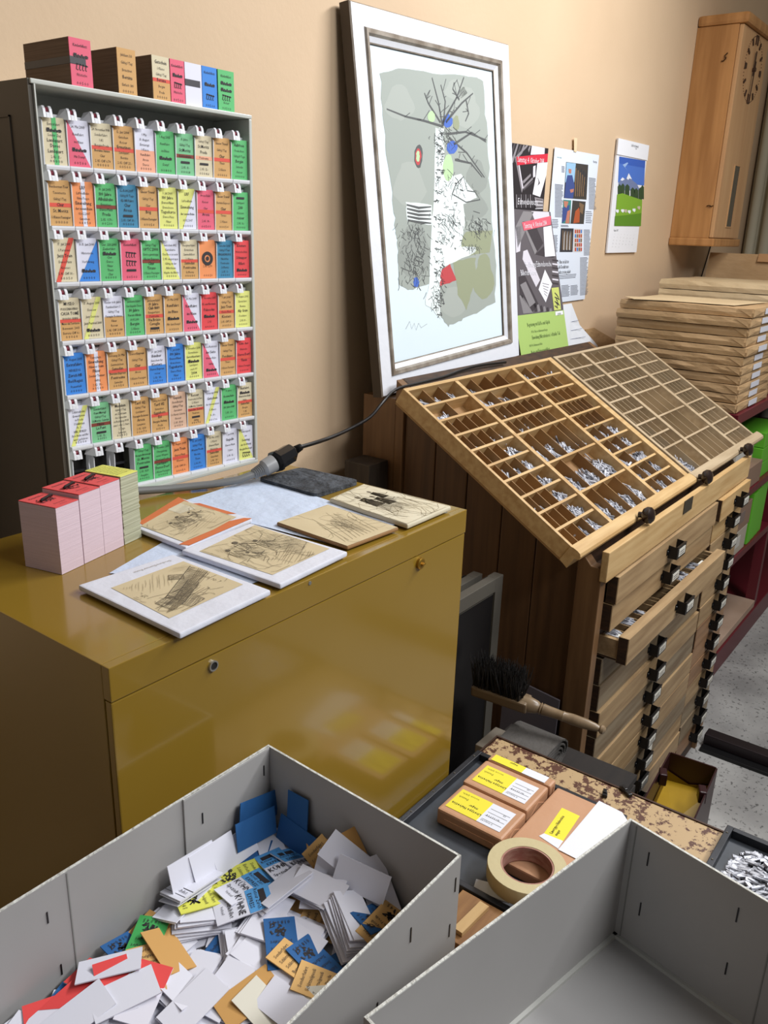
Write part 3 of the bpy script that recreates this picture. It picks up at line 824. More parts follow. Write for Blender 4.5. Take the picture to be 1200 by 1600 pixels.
# block 2: men at work
t_, S, rr = block('white wrapped block with an etching of working men, middle of the cabinet front', [(284, 859), (391, 817), (543, 862), (438, 913)], 'men')
def Q(x, y): return inv(S, x / 1.6216, 700 + y / 1.6216)
pa = [Q(505, 262), Q(645, 196), Q(830, 256), Q(690, 322)]
mb = MB(); S.poly(mb, pa, 0, .0004); S2 = Surf(*[S.pt(a, b, .0006) for a, b in pa])
hatch(S2, mb, [(.1, .1), (.95, .05), (.95, .6), (.1, .5)], 1.9, .03, .0007, 1, .3, rr)
hatch(S2, mb, [(.55, .3), (.98, .3), (.98, .7), (.6, .7)], .3, .022, .0008, 2, .2, rr)
hatch(S2, mb, [(.25, .75), (.85, .6), (.8, .98), (.3, .98)], -.4, .03, .0008, 1, .2, rr)
for a, b, h in ((.2, .45, .5), (.42, .42, .62), (.62, .5, .5), (.3, .6, .4)): figure(S2, mb, a, b, h, 2, 0, rr)
hatch(S2, mb, [(.6, .62), (.98, .45), (.98, .75), (.65, .9)], .9, .025, .001, 2, .1, rr)
scribble(S2, mb, .45, .55, .6, .5, 90, .0008, 2, rr)
part(t_, 'printed_face', mb, [print_tan, etch, etch_d])
# block 3: orange and white wrapper
t_, S, rr = block('block with orange and white wrapper showing people at a table, by the ticket stacks', [(207, 822), (279, 777), (394, 810), (290, 855)], 'orange')
mb = MB(); org = mat('wrapper_orange', (206, 112, 62), .5); S.poly(mb, [(.1, 0), (1, 0), (.95, .18), (.1, .15)], 1, .0004)
S.poly(mb, [(0, .88), (.75, .86), (.95, .93), (1, 1), (.05, 1)], 1, .0004); S.poly(mb, [(.9, .2), (1, .3), (1, .8), (.9, .7)], 1, .0004)
S.poly(mb, [(.06, .1), (.94, .12), (.92, .86), (.5, .9), (.07, .88)], 0, .0006)
S.poly(mb, [(.6, .1), (.85, .12), (.84, .36), (.6, .3)], 4, .0008)
S2 = Surf(*[S.pt(a, b, .0008) for a, b in ((.06, .1), (.94, .12), (.92, .86), (.07, .88))])
hatch(S2, mb, [(.05, .05), (.95, .1), (.95, .5), (.05, .4)], .4, .03, .0007, 2, .3, rr)
hatch(S2, mb, [(.3, .3), (.6, .25), (.6, .6), (.3, .6)], 1.4, .02, .001, 3, .1, rr)
for a, b, h in ((.3, .55, .45), (.5, .5, .5), (.72, .5, .4)): figure(S2, mb, a, b, h, 3, 0, rr)
hatch(S2, mb, [(.1, .7), (.9, .6), (.9, .85), (.1, .95)], -.3, .03, .0008, 2, .2, rr)
scribble(S2, mb, .5, .55, .6, .4, 60, .0008, 3, rr)
S.text(mb, 'Rahm', .72, .25, .008, 2, w=.03)
part(t_, 'printed_face', mb, [print_tan, org, etch, etch_d, print_cr])
# block 4 and 5: bare proofs
t_, S, rr = block('bare tan block with a faint etching of a boat, lying on the tissue', [(432, 816), (512, 788), (623, 824), (543, 854)], 'tan', .005)
mb = MB(); S.poly(mb, [(.01, .01), (.99, .01), (.99, .99), (.01, .99)], 0, .0003)
hatch(S, mb, [(.35, .35), (.85, .25), (.8, .8), (.4, .75)], .8, .03, .0008, 1, .2, rr)
hatch(S, mb, [(.45, .4), (.6, .35), (.62, .85), (.5, .85)], 1.3, .022, .001, 2, .1, rr)
for q in range(10): S.line(mb, [(.1 + q * .07, .9), (.35 + q * .06, .2 + rr.random() * .3)], .0006, 1)
scribble(S, mb, .5, .55, .6, .5, 50, .0007, 1, rr)
part(t_, 'printed_face', mb, [print_tan, etch, etch_d])
t_, S, rr = block('bare cream block with an etching, at the back right cabinet corner', [(515, 779), (568, 756), (705, 791), (637, 820)], 'cream')
mb = MB(); S.poly(mb, [(.01, .01), (.99, .01), (.99, .99), (.01, .99)], 0, .0003)
for a, b, h in ((.35, .5, .7), (.55, .55, .6), (.7, .4, .5)): figure(S, mb, a, b, h, 2, 0, rr)
hatch(S, mb, [(.1, .2), (.9, .15), (.9, .9), (.1, .9)], .7, .04, .0007, 1, .4, rr)
hatch(S, mb, [(.1, .55), (.9, .5), (.85, .8), (.1, .85)], 1.8, .03, .0008, 1, .3, rr)
scribble(S, mb, .5, .5, .8, .8, 110, .0009, 1, rr)
part(t_, 'printed_face', mb, [print_cr, etch, etch_d])
# black slab with softened corners
q = [P(x, y, 'z', ZT + .008) for x, y in ((403, 746), (470, 730), (561, 750), (493, 772))]
S = Surf(*q); mb = MB(); pts = []
for (a, b), (s0) in (((.08, .08), 180), ((.92, .08), 270), ((.92, .92), 0), ((.08, .92), 90)):
    for k in range(4):
        an = math.radians(s0 + k * 30); pts.append(S.pt(a + .08 * math.cos(an), b + .08 * math.sin(an), 0))
mb.prism([p - Vector((0, 0, .0075)) for p in pts][::-1], (0, 0, .0075))
single('felt_pad', mb, [mat('black_felt', (44, 46, 50), .95, noise=60, rgb2=(76, 80, 86), bump=(70, 1.0))], 'dark grey rough felt pad with rounded corners at the back of the cabinet', 'pad')

# plug, socket and their cables
m = MB()
gp = [P(200, 768, 'z', ZT + .012), P(262, 764, 'z', ZT + .008), P(330, 757, 'z', ZT + .009), P(372, 750, 'z', ZT + .014), P(396, 741, 'z', ZT + .02)]
m.tube(gp, .0062, 10)
c = thing('power_plug', 'grey mains plug on a grey cable lying behind the tissue sheet', 'plug', (gp[4].x, gp[4].y, ZT), 'mains connection behind the blocks')
part(c, 'cable', m, [mat('grey_cable', (118, 118, 116), .45)], smooth=True)
m = MB(); d = (P(421, 727, 'z', ZT + .03) - gp[4]).normalized()
for k in range(6): m.lathe([(.0068 + k * .0004, 0), (.0088 + k * .0004, .0012), (.0068 + k * .0004, .0026)], gp[4] + d * (k * .0032), d, 12)
m.lathe([(.0095, .018), (.0135, .022), (.0145, .036), (.0145, .041)], gp[4], d, 16)
part(c, 'plug_body', m, [mat('grey_plug', (150, 150, 150), .4)], smooth=True)
s0 = gp[4] + d * .0415
sk = thing('extension_socket', 'black mains socket on a black cable rising behind the picture', 'socket', (s0.x, s0.y, ZT), 'mains connection behind the blocks')
m = MB(); d2 = (P(462, 703, 'y', s0.y + .005) - s0).normalized()
m.lathe([(.0155, 0), (.0185, .004), (.0185, .010), (.0165, .012), (.0165, .043), (.0140, .047), (.0095, .050)], s0, d2, 8)
part(sk, 'socket_body', m, [mat('black_plastic', (20, 20, 22), .22)])
m = MB(); e0 = s0 + d2 * .0505
for k in range(7): m.lathe([(.0062, 0), (.0082 - k * .0003, .001), (.0062, .0024)], e0 + d2 * (k * .0032), d2, 10)
part(sk, 'strain_relief', m, [black_metal])
e1 = e0 + d2 * .022
path = [e1, P(510, 686, 'y', e1.y + .02), P(545, 671, 'y', 1.07), P(578, 652, 'y', 1.10), P(597, 630, 'y', 1.122), P(618, 609, 'y', 1.128), P(650, 600, 'y', 1.128), P(690, 590, 'y', 1.128), P(720, 579, 'y', 1.128), P(750, 571, 'y', 1.128), P(790, 566, 'y', 1.125)]
pp = []
for i in range(len(path) - 1):
    for k in range(4):
        t = k / 4; a, b_, c_, e_ = path[max(i - 1, 0)], path[i], path[i + 1], path[min(i + 2, len(path) - 1)]
        pp.append(.5 * ((2 * b_) + (c_ - a) * t + (2 * a - 5 * b_ + 4 * c_ - e_) * t * t + (3 * b_ - a - 3 * c_ + e_) * t ** 3))
m = MB(); m.tube(pp + [path[-1]], .0036, 8); part(sk, 'cable', m, [black_metal], smooth=True)

# ------------------------------------------------------------------ framed picture leaning on the wall
PBL, PBR, PTR, PTL = Vector((1.5611, 1.174, 1.2839)), Vector((2.2408, 1.1829, 1.3157)), Vector((2.2013, 1.27, 2.1379)), Vector((1.5216, 1.2612, 2.1062))
S = Surf(PTL, PTR, PBR, PBL)
pic = thing('framed_picture', 'large framed print of a birch tree leaning on the wall above the type case', 'picture', (1.88, 1.20, 1.284))
fr_w = mat('frame_white', (222, 224, 230), .45, bump=(50, .1)); fr_s = mat('frame_silver', (134, 122, 108), .4, .35, noise=30, rgb2=(170, 160, 148)); fr_d = mat('frame_side_dark', (58, 46, 34), .5)


def ring(mb, S, i0, d0, i1, d1, mi):
    """four mitred faces between two inset rectangles (inset in metres, depth along the normal)"""
    def rc(i, d): return [S.pt(i / S.w, i / S.h, d), S.pt(1 - i / S.w, i / S.h, d), S.pt(1 - i / S.w, 1 - i / S.h, d), S.pt(i / S.w, 1 - i / S.h, d)]
    A, B = rc(i0, d0), rc(i1, d1)
    for k in range(4):
        mb.add([A[k], B[k], B[(k + 1) % 4], A[(k + 1) % 4]], [(0, 1, 2, 3)], mi)


m = MB()
ring(m, S, 0, -.028, 0, -.003, 2); ring(m, S, 0, -.003, .003, 0, 1); ring(m, S, .003, 0, .043, -.001, 0)
ring(m, S, .043, -.001, .046, .004, 1); ring(m, S, .046, .004, .054, .003, 1); ring(m, S, .054, .003, .058, -.004, 1)
ring(m, S, .058, -.004, .068, -.010, 0); ring(m, S, .068, -.010, .0705, -.011, 1); ring(m, S, .0705, -.011, .0705, -.016, 2); ring(m, S, 0, -.028, .0705, -.028, 2)
part(pic, 'frame', m, [fr_w, fr_s, fr_d])
m = MB(); S.rect(m, .095, .08, .905, .92, 0, -.0155); S.rect(m, .05, .05, .95, .95, 1, -.026)
part(pic, 'backing_sheet', m, [mat('art_paper', (218, 232, 238), .5), fr_d])
A = Surf(*[S.pt(a, b, -.0152) for a, b in ((.0, 0), (1, 0), (1, 1), (0, 1))])
def Q(x, y): return inv(A, 520 + x / 2.5, y / 2.5)
rr = random.Random(21)
am = [flat(c) for c in ((156, 163, 156), (144, 150, 144), (146, 152, 124), (222, 232, 230), (84, 86, 86), (70, 104, 186), (178, 206, 160), (186, 70, 74), (164, 170, 163))]
m = MB()
def PL(pts, mi, off, jit=0):
    A.poly(m, [Q(x + rr.uniform(-jit, jit), y + rr.uniform(-jit, jit)) for x, y in pts], mi, off)
def dens(pts, n=5):
    o = []
    for i in range(len(pts)):
        (x0, y0), (x1, y1) = pts[i], pts[(i + 1) % len(pts)]
        for k in range(n): o.append((x0 + (x1 - x0) * k / n, y0 + (y1 - y0) * k / n))
    return o
PL(dens([(185, 285), (260, 268), (420, 290), (560, 298), (585, 320), (600, 480), (612, 700), (625, 900), (638, 1000), (632, 1180), (560, 1225), (500, 1250), (450, 1275), (415, 1230), (408, 1110), (380, 1110), (300, 1135), (262, 1110), (250, 950), (245, 900), (235, 780), (215, 640), (195, 450)]), 0, .0001, 4)
for cx, cy, rx, ry, mi in ((260, 400, 55, 70, 8), (520, 420, 50, 80, 8), (300, 720, 60, 90, 8), (540, 800, 60, 60, 1), (320, 980, 62, 110, 1), (560, 690, 40, 70, 1), (470, 1180, 45, 60, 8), (590, 1080, 38, 90, 2), (480, 350, 40, 40, 8)):
    PL([(cx + rx * math.cos(q) * (1 + .2 * math.sin(3 * q)), cy + ry * math.sin(q)) for q in np.arange(0, 6.28, .3)], mi, .00018, 3)
PL(dens([(455, 1015), (520, 1000), (612, 985), (622, 900), (520, 905)]), 2, .00022, 2)
PL(dens([(470, 1020), (558, 1005), (552, 1120), (520, 1210), (488, 1150)]), 2, .00026, 3)
PL(dens([(398, 500), (432, 500), (440, 690), (500, 680), (565, 770), (512, 800), (515, 870), (500, 965), (560, 965), (555, 985), (430, 1045), (418, 1120), (420, 1245), (392, 1210), (360, 1190), (378, 1100), (385, 900), (398, 700)]), 3, .0003, 3)
PL(dens([(285, 788), (385, 800), (388, 880), (290, 862)]), 3, .0003, 2)
for k in range(5): A.line(m, [Q(288 + k, 800 + k * 15), Q(335, 812 + k * 14), Q(384, 808 + k * 16)], [.004, .006, .003], 4)
for (cx, cy, rx, ry, mi) in ((448, 472, 19, 27, 5), (465, 576, 21, 25, 5), (450, 655, 20, 52, 6), (385, 455, 14, 22, 6), (325, 1103, 11, 20, 5), (482, 480, 12, 30, 2), (335, 610, 16, 46, 4), (333, 612, 11, 34, 7), (332, 610, 6, 22, 6)):
    PL([(cx + rx * math.cos(q), cy + ry * math.sin(q)) for q in np.arange(0, 6.28, .4)], mi, .0005 + .00005 * (mi == 7) + .0001 * (cx == 332), 2)
PL(dens([(425, 1055), (458, 1030), (480, 1095), (418, 1118)]), 7, .0005, 2)
for br in ([(210, 425), (280, 458), (360, 470), (430, 495)], [(430, 490), (415, 400), (390, 305)], [(430, 490), (442, 400), (425, 330)], [(430, 480), (480, 380), (512, 305)], [(440, 480), (500, 400), (548, 365)],
           [(450, 520), (520, 515), (600, 545)], [(455, 540), (520, 600), (590, 690)], [(420, 480), (370, 400), (355, 365)], [(470, 560), (540, 520), (600, 555)], [(480, 620), (540, 640), (580, 690)], [(490, 390), (470, 350), (475, 320)], [(520, 395), (530, 440), (515, 470)]):
    n = len(br); A.line(m, [Q(x + rr.uniform(-4, 4), y + rr.uniform(-4, 4)) for x, y in br], [.006 - .004 * abs(i - (n - 1 if br[0][0] == 210 else 0)) / n for i in range(n)], 4)
    for q in range(4):
        i = rr.randint(0, n - 2); t = rr.random(); x = br[i][0] + (br[i + 1][0] - br[i][0]) * t; y = br[i][1] + (br[i + 1][1] - br[i][1]) * t
        A.line(m, [Q(x, y), Q(x + rr.uniform(-25, 25), y + rr.uniform(-45, 10))], .0018, 4)
for q in range(150):
    y = rr.uniform(505, 1235); x = rr.uniform(392, 425) if rr.random() < .5 else rr.uniform(400, 500 if 690 < y < 980 else 428)
    A.line(m, [Q(x, y), Q(x + rr.uniform(3, 14), y + rr.uniform(-8, 8)), Q(x + rr.uniform(2, 10), y + rr.uniform(2, 16))], rr.uniform(.001, .0035), 4)
for cx, cy, rx, ry, n in ((325, 1010, 55, 100, 130), (455, 870, 50, 60, 70), (560, 880, 50, 40, 60), (470, 720, 60, 50, 40), (440, 530, 50, 40, 50), (310, 900, 50, 30, 40), (540, 960, 35, 12, 25), (400, 1180, 30, 60, 25)):
    for q in range(n):
        x, y = cx + rr.gauss(0, rx / 2), cy + rr.gauss(0, ry / 2); an = rr.gauss(1.4, .5); L = rr.uniform(10, 34)
        A.line(m, [Q(x, y), Q(x + math.cos(an) * L * .5 + rr.uniform(-4, 4), y + math.sin(an) * L * .5), Q(x + math.cos(an) * L, y + math.sin(an) * L)], rr.uniform(.0008, .002), 4)
A.line(m, [Q(470, 760), Q(520, 790), Q(575, 780), Q(555, 750), Q(525, 745), Q(510, 690), Q(480, 720), Q(465, 760)], .003, 4)
A.line(m, [Q(285, 1285), Q(300, 1255), Q(308, 1285), Q(318, 1262), Q(325, 1290), Q(335, 1262), Q(345, 1280), Q(368, 1265)], .001, 1)
part(pic, 'artwork', m, am)

# ------------------------------------------------------------------ papers on the wall
WY = 1.30


def px_sheet(tl, tr, bl, y):
    return surf3(P(*tl, 'y', y), P(*tr, 'y', y), P(*bl, 'y', y))


def grey_photo(S, mb, Q, rr, pale=0):
    """dark workshop photograph of ticket frames: mats 1 black, 2 mid, 3 light, 4 white"""
    pass


# upper poster
TLp = P(857, 232, 'y', 1.2975); S = surf3(TLp - Vector((.30, 0, .006)), TLp, TLp - Vector((.30, 0, .006)) - Vector((0, 0, .43)))
th = thing('event_poster', 'black and white poster with bright red date banner pinned above the faded flyer', 'poster', (TLp.x - .15, 1.2975, TLp.z - .43))
gm = [flat(c) for c in ((34, 28, 32), (74, 68, 72), (140, 134, 138), (222, 216, 226), (236, 234, 240), (206, 40, 62))]
m = MB(); S.body(m, .0012, 0); part(th, 'sheet', m, [gm[0]])
def Q(x, y): return inv(S, 800 + x / 9.41, 210 + y / 9.41)
m = MB()
def PP(pts, mi, off=.0004): S.poly(m, [Q(*p) for p in pts], mi, off)
for x in range(-60, 260, 45): PP([(x, 122 + .2 * x), (x + 20, 126 + .2 * x), (x - 60, 420), (x - 90, 400)], 1 + (x // 45) % 2)
PP([(60, 320), (215, 150), (235, 165), (85, 335)], 2, .0006); PP([(40, 330), (60, 320), (160, 800), (140, 860)], 2, .0006)
PP([(75, 340), (90, 345), (165, 790), (150, 800)], 3, .0007); PP([(100, 330), (225, 190), (300, 480), (310, 660), (170, 800)], 0, .0008)
PP([(160, 770), (300, 630), (305, 660), (170, 800)], 2, .0009); PP([(160, 800), (305, 680), (308, 700), (165, 830)], 1, .0009)
PP([(150, 690), (270, 575), (275, 610), (165, 725)], 2, .0009)
PP([(290, 165), (480, 200), (475, 290), (270, 300)], 3, .0006); PP([(370, 420), (520, 410), (500, 600), (410, 920), (300, 880), (350, 600)], 4, .0008)
for q in range(9): S.line(m, [Q(375 + q * 4, 640 + q * 9), Q(400 - q * 3, 700 + q * 6)], .002, 1, .001)
PP([(310, 470), (345, 455), (340, 620), (305, 640)], 3, .0006); PP([(330, 920), (460, 950), (455, 1100), (350, 1080)], 2, .0005)
for q in range(6): PP([(340, 950 + q * 28), (450, 965 + q * 24), (450, 972 + q * 24), (340, 958 + q * 28)], 4 if q % 2 else 0, .0007)
for x in range(60, 330, 34): PP([(x, 880), (x + 10, 885), (x + 14, 1080), (x, 1075)], 1 + (x // 34) % 2, .0005)
PP([(60, 330), (525, 283), (515, 405), (70, 455)], 5, .0012)
w0 = Q(75, 405); w1 = Q(500, 365)
S.text(m, 'Samstag, 4. Oktober 2014', w0[0], w0[1], .022, 4, w=.165, align='l', off=.0016, rot=.02, cond=.7)
w0 = Q(370, 1040); S.text(m, 'Edmondsonsche', w0[0], w0[1], .026, 4, align='r', off=.0016, cond=.75)
part(th, 'print', m, gm)
# lower flyer, faded, leaning on the wall
tr = P(860, 331, 'y', 1.285); br = P(890, 556, 'y', 1.205)
S = surf3(tr - Vector((.33, 0, 0)), tr, tr - Vector((.33, 0, 0)) + (br - tr))
th = thing('event_flyer', 'faded flyer with pink date banner and green lower part, standing right of the picture', 'poster', (br.x - .16, 1.205, br.z))
gm = [flat(c) for c in ((92, 86, 90), (60, 54, 58), (132, 128, 130), (208, 204, 212), (230, 230, 236), (216, 96, 112), (166, 194, 108), (84, 108, 60), (196, 204, 110))]
m = MB(); S.body(m, .0012, 0); part(th, 'sheet', m, [gm[0]])
def Q(x, y): return inv(S, 780 + x / 4, 180 + y / 4)
m = MB()
PP([(150, 600), (215, 605), (115, 830), (100, 700)], 2); PP([(200, 600), (310, 605), (315, 640), (220, 655)], 3)
PP([(145, 665), (215, 660), (275, 800), (225, 870)], 1); PP([(140, 670), (150, 668), (235, 850), (222, 872)], 2, .0006); PP([(225, 870), (300, 800), (345, 850), (340, 890), (290, 885)], 1)
PP([(275, 700), (325, 690), (350, 880), (285, 885)], 4, .0006)
PP([(100, 700), (140, 690), (130, 850), (105, 860)], 3); PP([(150, 850), (175, 840), (255, 1030), (230, 1075), (145, 900)], 3)
PP([(120, 1010), (160, 1000), (245, 1180), (200, 1240), (130, 1120)], 1); PP([(130, 1060), (165, 1040), (225, 1170), (190, 1200)], 2, .0006); PP([(125, 1130), (140, 1120), (210, 1235), (150, 1240)], 2)
PP([(285, 965), (330, 1055), (290, 1170), (245, 1090)], 4, .0006)
for q in range(5): S.line(m, [Q(268 + q * 3, 1050 + q * 16), Q(310 - q * 3, 1060 + q * 18)], .002, 2, .0009)
for q in range(7): PP([(330, 900 + q * 24), (368, 905 + q * 24), (370, 916 + q * 24), (332, 910 + q * 24)], 3 if q % 2 else 1)
for q in range(6): PP([(215 + q * 20, 1180 + 6 * q), (226 + q * 20, 1175 + 6 * q), (240 + q * 18, 1225), (222 + q * 18, 1230)], 1 + q % 2)
PP([(325, 1080), (370, 1075), (385, 1215), (342, 1220)], 8, .0009)
for q in range(10): S.line(m, [Q(345 + q % 3 * 8, 1110 + q * 9), Q(360 + q % 4 * 5, 1125 + q * 9)], .004, 1, .0012)
PP([(140, 670), (320, 630), (322, 685), (152, 722)], 5, .0012)
w0 = Q(158, 708); S.text(m, 'Samstag, 4. Oktober 2014', w0[0], w0[1], .021, 4, w=.15, align='l', off=.0016, rot=.09, cond=.7)
w0 = Q(325, 945); S.text(m, 'Eröffnung Edmondsonsche', w0[0], w0[1], .025, 4, align='r', off=.0016, cond=.62)
w0 = Q(232, 998); S.text(m, 'Billettdruckerei', w0[0], w0[1], .025, 4, align='r', off=.0016, cond=.62)
gy = Q(250, 1236)[1]; S.rect(m, 0, gy, 1, 1, 6, .0008)
PP([(348, 1228), (395, 1222), (398, 1245), (350, 1252)], 4, .0014); w0 = Q(373, 1247); S.text(m, 'gratis', w0[0], w0[1], .012, 7, off=.0018)
for (x, y, tx, hh) in ((315, 1302, 'Begrüssung mit Kaffee und Gipfeli', .017), (300, 1346, '13 Uhr, Platz vor Bahnmuseum Bergün', .011), (378, 1372, 'Einweihung Billettdruckerei / offizieller Teil', .017), (268, 1434, '14.30 Uhr, Bahnmuseum Albula', .011), (315, 1470, 'Apéro und Erinnerungsbillett', .017), (352, 1500, 'Bahnmuseum', .011)):
    w0 = Q(x, y); S.text(m, tx, w0[0], w0[1], hh, 7, align='r', off=.0014, cond=.62)
part(th, 'print', m, gm)
# newspaper page
tl = P(867, 230, 'y', 1.2945); S = surf3(tl, tl + Vector((.336, 0, .004)), tl + Vector((.004, 0, -.478)))
th = thing('newspaper_page', 'newspaper page with five colour photographs taped to the wall', 'newspaper', (tl.x + .17, 1.2945, tl.z - .478))
m = MB(); S.body(m, .001, 0); part(th, 'sheet', m, [flat((216, 224, 236), .8)])
nm = [flat(c) for c in ((100, 104, 116), (48, 48, 54), (58, 76, 134), (60, 56, 52), (150, 190, 220), (186, 120, 100), (170, 82, 44), (60, 130, 120), (206, 200, 196), (180, 70, 50), (70, 120, 190), (120, 96, 70))]
def Q(x, y): return inv(S, 780 + x / 4, 180 + y / 4)
m = MB()
def ctext(x0, y0, x1, y1, n):
    for k in range(n):
        a0, b0_ = Q(x0 + (x1 * 0), y0 + (y1 - y0) * k / n); aw = (x1 - x0) / 4 / 0.5
        pa, pb = Q(x0, y0 + (y1 - y0) * k / n), Q(x1, y0 + 8 + (y1 - y0) * k / n)
        S.rect(m, pa[0], pa[1], pa[0] + (pb[0] - pa[0]) * rnd.uniform(.8, 1), pa[1] + .0045, 0)
ctext(348, 430, 400, 640, 26); ctext(330, 650, 370, 710, 6); ctext(338, 750, 365, 860, 13); ctext(560, 390, 605, 590, 24); ctext(540, 600, 580, 680, 7); ctext(528, 715, 570, 880, 20); ctext(505, 890, 555, 1130, 30)
ctext(388, 1065, 440, 1140, 9); ctext(446, 1065, 495, 1130, 8); ctext(390, 318, 410, 360, 5); ctext(385, 686, 435, 700, 2); ctext(372, 1000, 490, 1030, 3)
PP([(418, 292), (556, 310), (545, 528), (403, 518)], 3); PP([(420, 295), (478, 302), (468, 420), (412, 420)], 4, .0006); PP([(425, 375), (455, 375), (470, 440), (460, 520), (405, 516), (415, 420)], 2, .0009); PP([(432, 335), (450, 338), (448, 365), (434, 362)], 5, .001); PP([(440, 465), (465, 460), (462, 480), (445, 485)], 5, .001)
for q in range(10): PP([(475 + q * 7, 330 + (q * 37) % 60), (482 + q * 7, 330 + (q * 37) % 60), (480 + q * 6, 510), (472 + q * 6, 505)], 1 if q % 2 else 11, .0007)
PP([(400, 528), (450, 532), (442, 678), (390, 676)], 7); PP([(395, 580), (440, 560), (430, 640), (392, 676)], 2, .0006); PP([(402, 535), (432, 540), (420, 580), (405, 570)], 5, .0007); PP([(425, 600), (444, 590), (436, 676), (412, 676)], 5, .0007)
PP([(458, 532), (540, 540), (528, 680), (445, 678)], 3); PP([(475, 600), (505, 570), (500, 670), (462, 676)], 6, .0006); PP([(500, 545), (530, 560), (520, 620), (500, 600)], 11, .0006)
PP([(385, 706), (465, 708), (458, 855), (377, 855)], 1); 
for q in range(7): PP([(395 + q * 9, 720 + (q * 23) % 40), (400 + q * 9, 720), (396 + q * 9, 845), (391 + q * 9, 840)], 8 if q % 2 else 11, .0006)
PP([(470, 708), (522, 712), (512, 855), (462, 855)], 8)
for i in range(4):
    for j in range(5): PP([(472 + i * 12, 715 + j * 28), (481 + i * 12, 716 + j * 28), (480 + i * 12, 738 + j * 28), (471 + i * 12, 737 + j * 28)], (9, 10, 6, 11, 9)[(i * 2 + j) % 5], .0006)
for x, y, tx, hh, al in ((610, 300, 'Reportage', .011, 'r'), (372, 928, 'Ohne sie hätten', .018, 'l'), (370, 960, 'die Kondukteure', .018, 'l'), (368, 993, 'nichts zu tun gehabt', .018, 'l')):
    w0 = Q(x, y); S.text(m, tx, w0[0], w0[1], hh, 1, align=al, cond=.62)
w0 = Q(360, 266); S.text(m, 'SÜDOSTSCHWEIZ', w0[0], w0[1], .005, 7, align='l')
part(th, 'print', m, nm)
m = MB(); m.plate([P(897, 215, 'y', 1.2925), P(902, 216, 'y', 1.2925), P(901, 238, 'y', 1.2925), P(897, 237, 'y', 1.2925)][::-1], .0004, 0, (0, -1, 0))
part(th, 'tape', m, [mat('tape_cream', (226, 206, 170), .4)])
# printed form hanging loose below
m = MB(); pts = [(880, 476), (893, 474), (906, 508), (934, 540), (930, 575), (885, 575)]
vs = [P(x, y, 'y', 1.290 - .03 * max(0, (y - 500) / 75)) for x, y in pts]
m.prism(vs[::-1], (0, .0008, 0)); o = thing('printed_form', 'white ruled form sheet hanging by a tape behind the green flyer', 'paper', (vs[3].x - .1, 1.27, vs[4].z)); part(o, 'sheet', m, [flat((222, 226, 232), .8)])
m = MB()
for k in range(5): m.tube([P(884 + k, 505 + k * 13, 'y', 1.283 - k * .004), P(905 + k * 5, 500 + k * 13, 'y', 1.281 - k * .004)], .0006, 4)
part(o, 'ruled_line', m, [flat((110, 120, 150))], kind='stuff')
m = MB(); vs = [P(x, y, 'y', 1.293) for x, y in ((915, 515), (928, 512), (962, 532), (958, 580), (910, 580))]
m.prism(vs[::-1], (0, .003, 0)); single('envelope', m, [kraft], 'brown envelope standing behind the white form sheet', 'envelope')
# calendar
tl = P(966, 216, 'y', 1.291); S = surf3(tl, tl + Vector((.288, 0, .002)), tl + Vector((.012, 0, -.385)))
th = thing('wall_calendar', 'wall calendar with a photograph of a mountain and green meadow', 'calendar', (tl.x + .14, 1.291, tl.z - .385))
m = MB(); S.body(m, .006, 0); part(th, 'sheets', m, [flat((228, 230, 236), .7)])
cm = [flat(c) for c in ((70, 112, 196), (150, 180, 224), (108, 122, 160), (224, 230, 240), (46, 70, 40), (120, 164, 44), (86, 134, 30), (90, 94, 100), (190, 178, 160), (228, 232, 240), (52, 92, 180))]
m = MB(); Sh = surf3(S.pt(-.01, 0, .003), S.pt(1.01, 0, .003), S.pt(-.01, .135, .003)); Sh.body(m, .0028, 0); part(th, 'header', m, [flat((232, 234, 240), .7)])
def Q(x, y): return inv(S, 780 + x / 4, 180 + y / 4)
m = MB(); PP([(750, 258), (912, 285), (905, 440), (742, 420)], 0); PP([(750, 258), (912, 285), (910, 330), (748, 300)], 10, .0006)
PP([(745, 420), (770, 390), (790, 400), (808, 362), (830, 405), (860, 430), (880, 470), (742, 470)], 2, .0007); PP([(795, 395), (808, 362), (828, 400), (812, 395), (805, 405)], 3, .001); PP([(755, 405), (770, 388), (782, 400), (768, 410)], 3, .001)
PP([(770, 310), (800, 295), (805, 300), (785, 325), (800, 345)], 1, .0008)
for x, y, w_, h_ in ((740, 430, 22, 80), (760, 425, 22, 70), (785, 430, 28, 75), (820, 450, 26, 75), (842, 455, 26, 75), (870, 450, 20, 80), (885, 435, 18, 90)): PP([(x, y + 15), (x + w_ / 2, y), (x + w_, y + 15), (x + w_, y + h_), (x, y + h_)], 4, .001)
PP([(736, 495), (770, 488), (830, 510), (892, 530), (884, 692), (720, 690)], 5, .0013); PP([(722, 630), (790, 625), (886, 612), (882, 694), (718, 692)], 6, .0015)
for x, y in ((810, 600), (870, 575), (735, 596), (768, 594), (840, 590), (787, 595)): PP([(x - 9, y - 6), (x + 9, y - 6), (x + 9, y + 8), (x + 3, y + 16), (x - 9, y + 6)], 8 if x in (870, 787) else 9, .0018)
for j in range(5):
    for i in range(7):
        w0 = Q(722 + i * 20 - j * 4, 745 + j * 20 + i * 1.5); S.text(m, str(i + 1 + j * 7) if i + j * 7 < 31 else '', w0[0], w0[1], .006, 7)
w0 = Q(715, 725); S.text(m, 'August 2017', w0[0], w0[1], .01, 7, align='l')
w0 = Q(842, 200); S.text(m, 'südostschweiz', w0[0], w0[1], .014, 7, off=.004); w0 = Q(850, 214); S.text(m, 'PRINT', w0[0], w0[1], .006, 7, off=.004, bold=True)
part(th, 'print', m, cm)

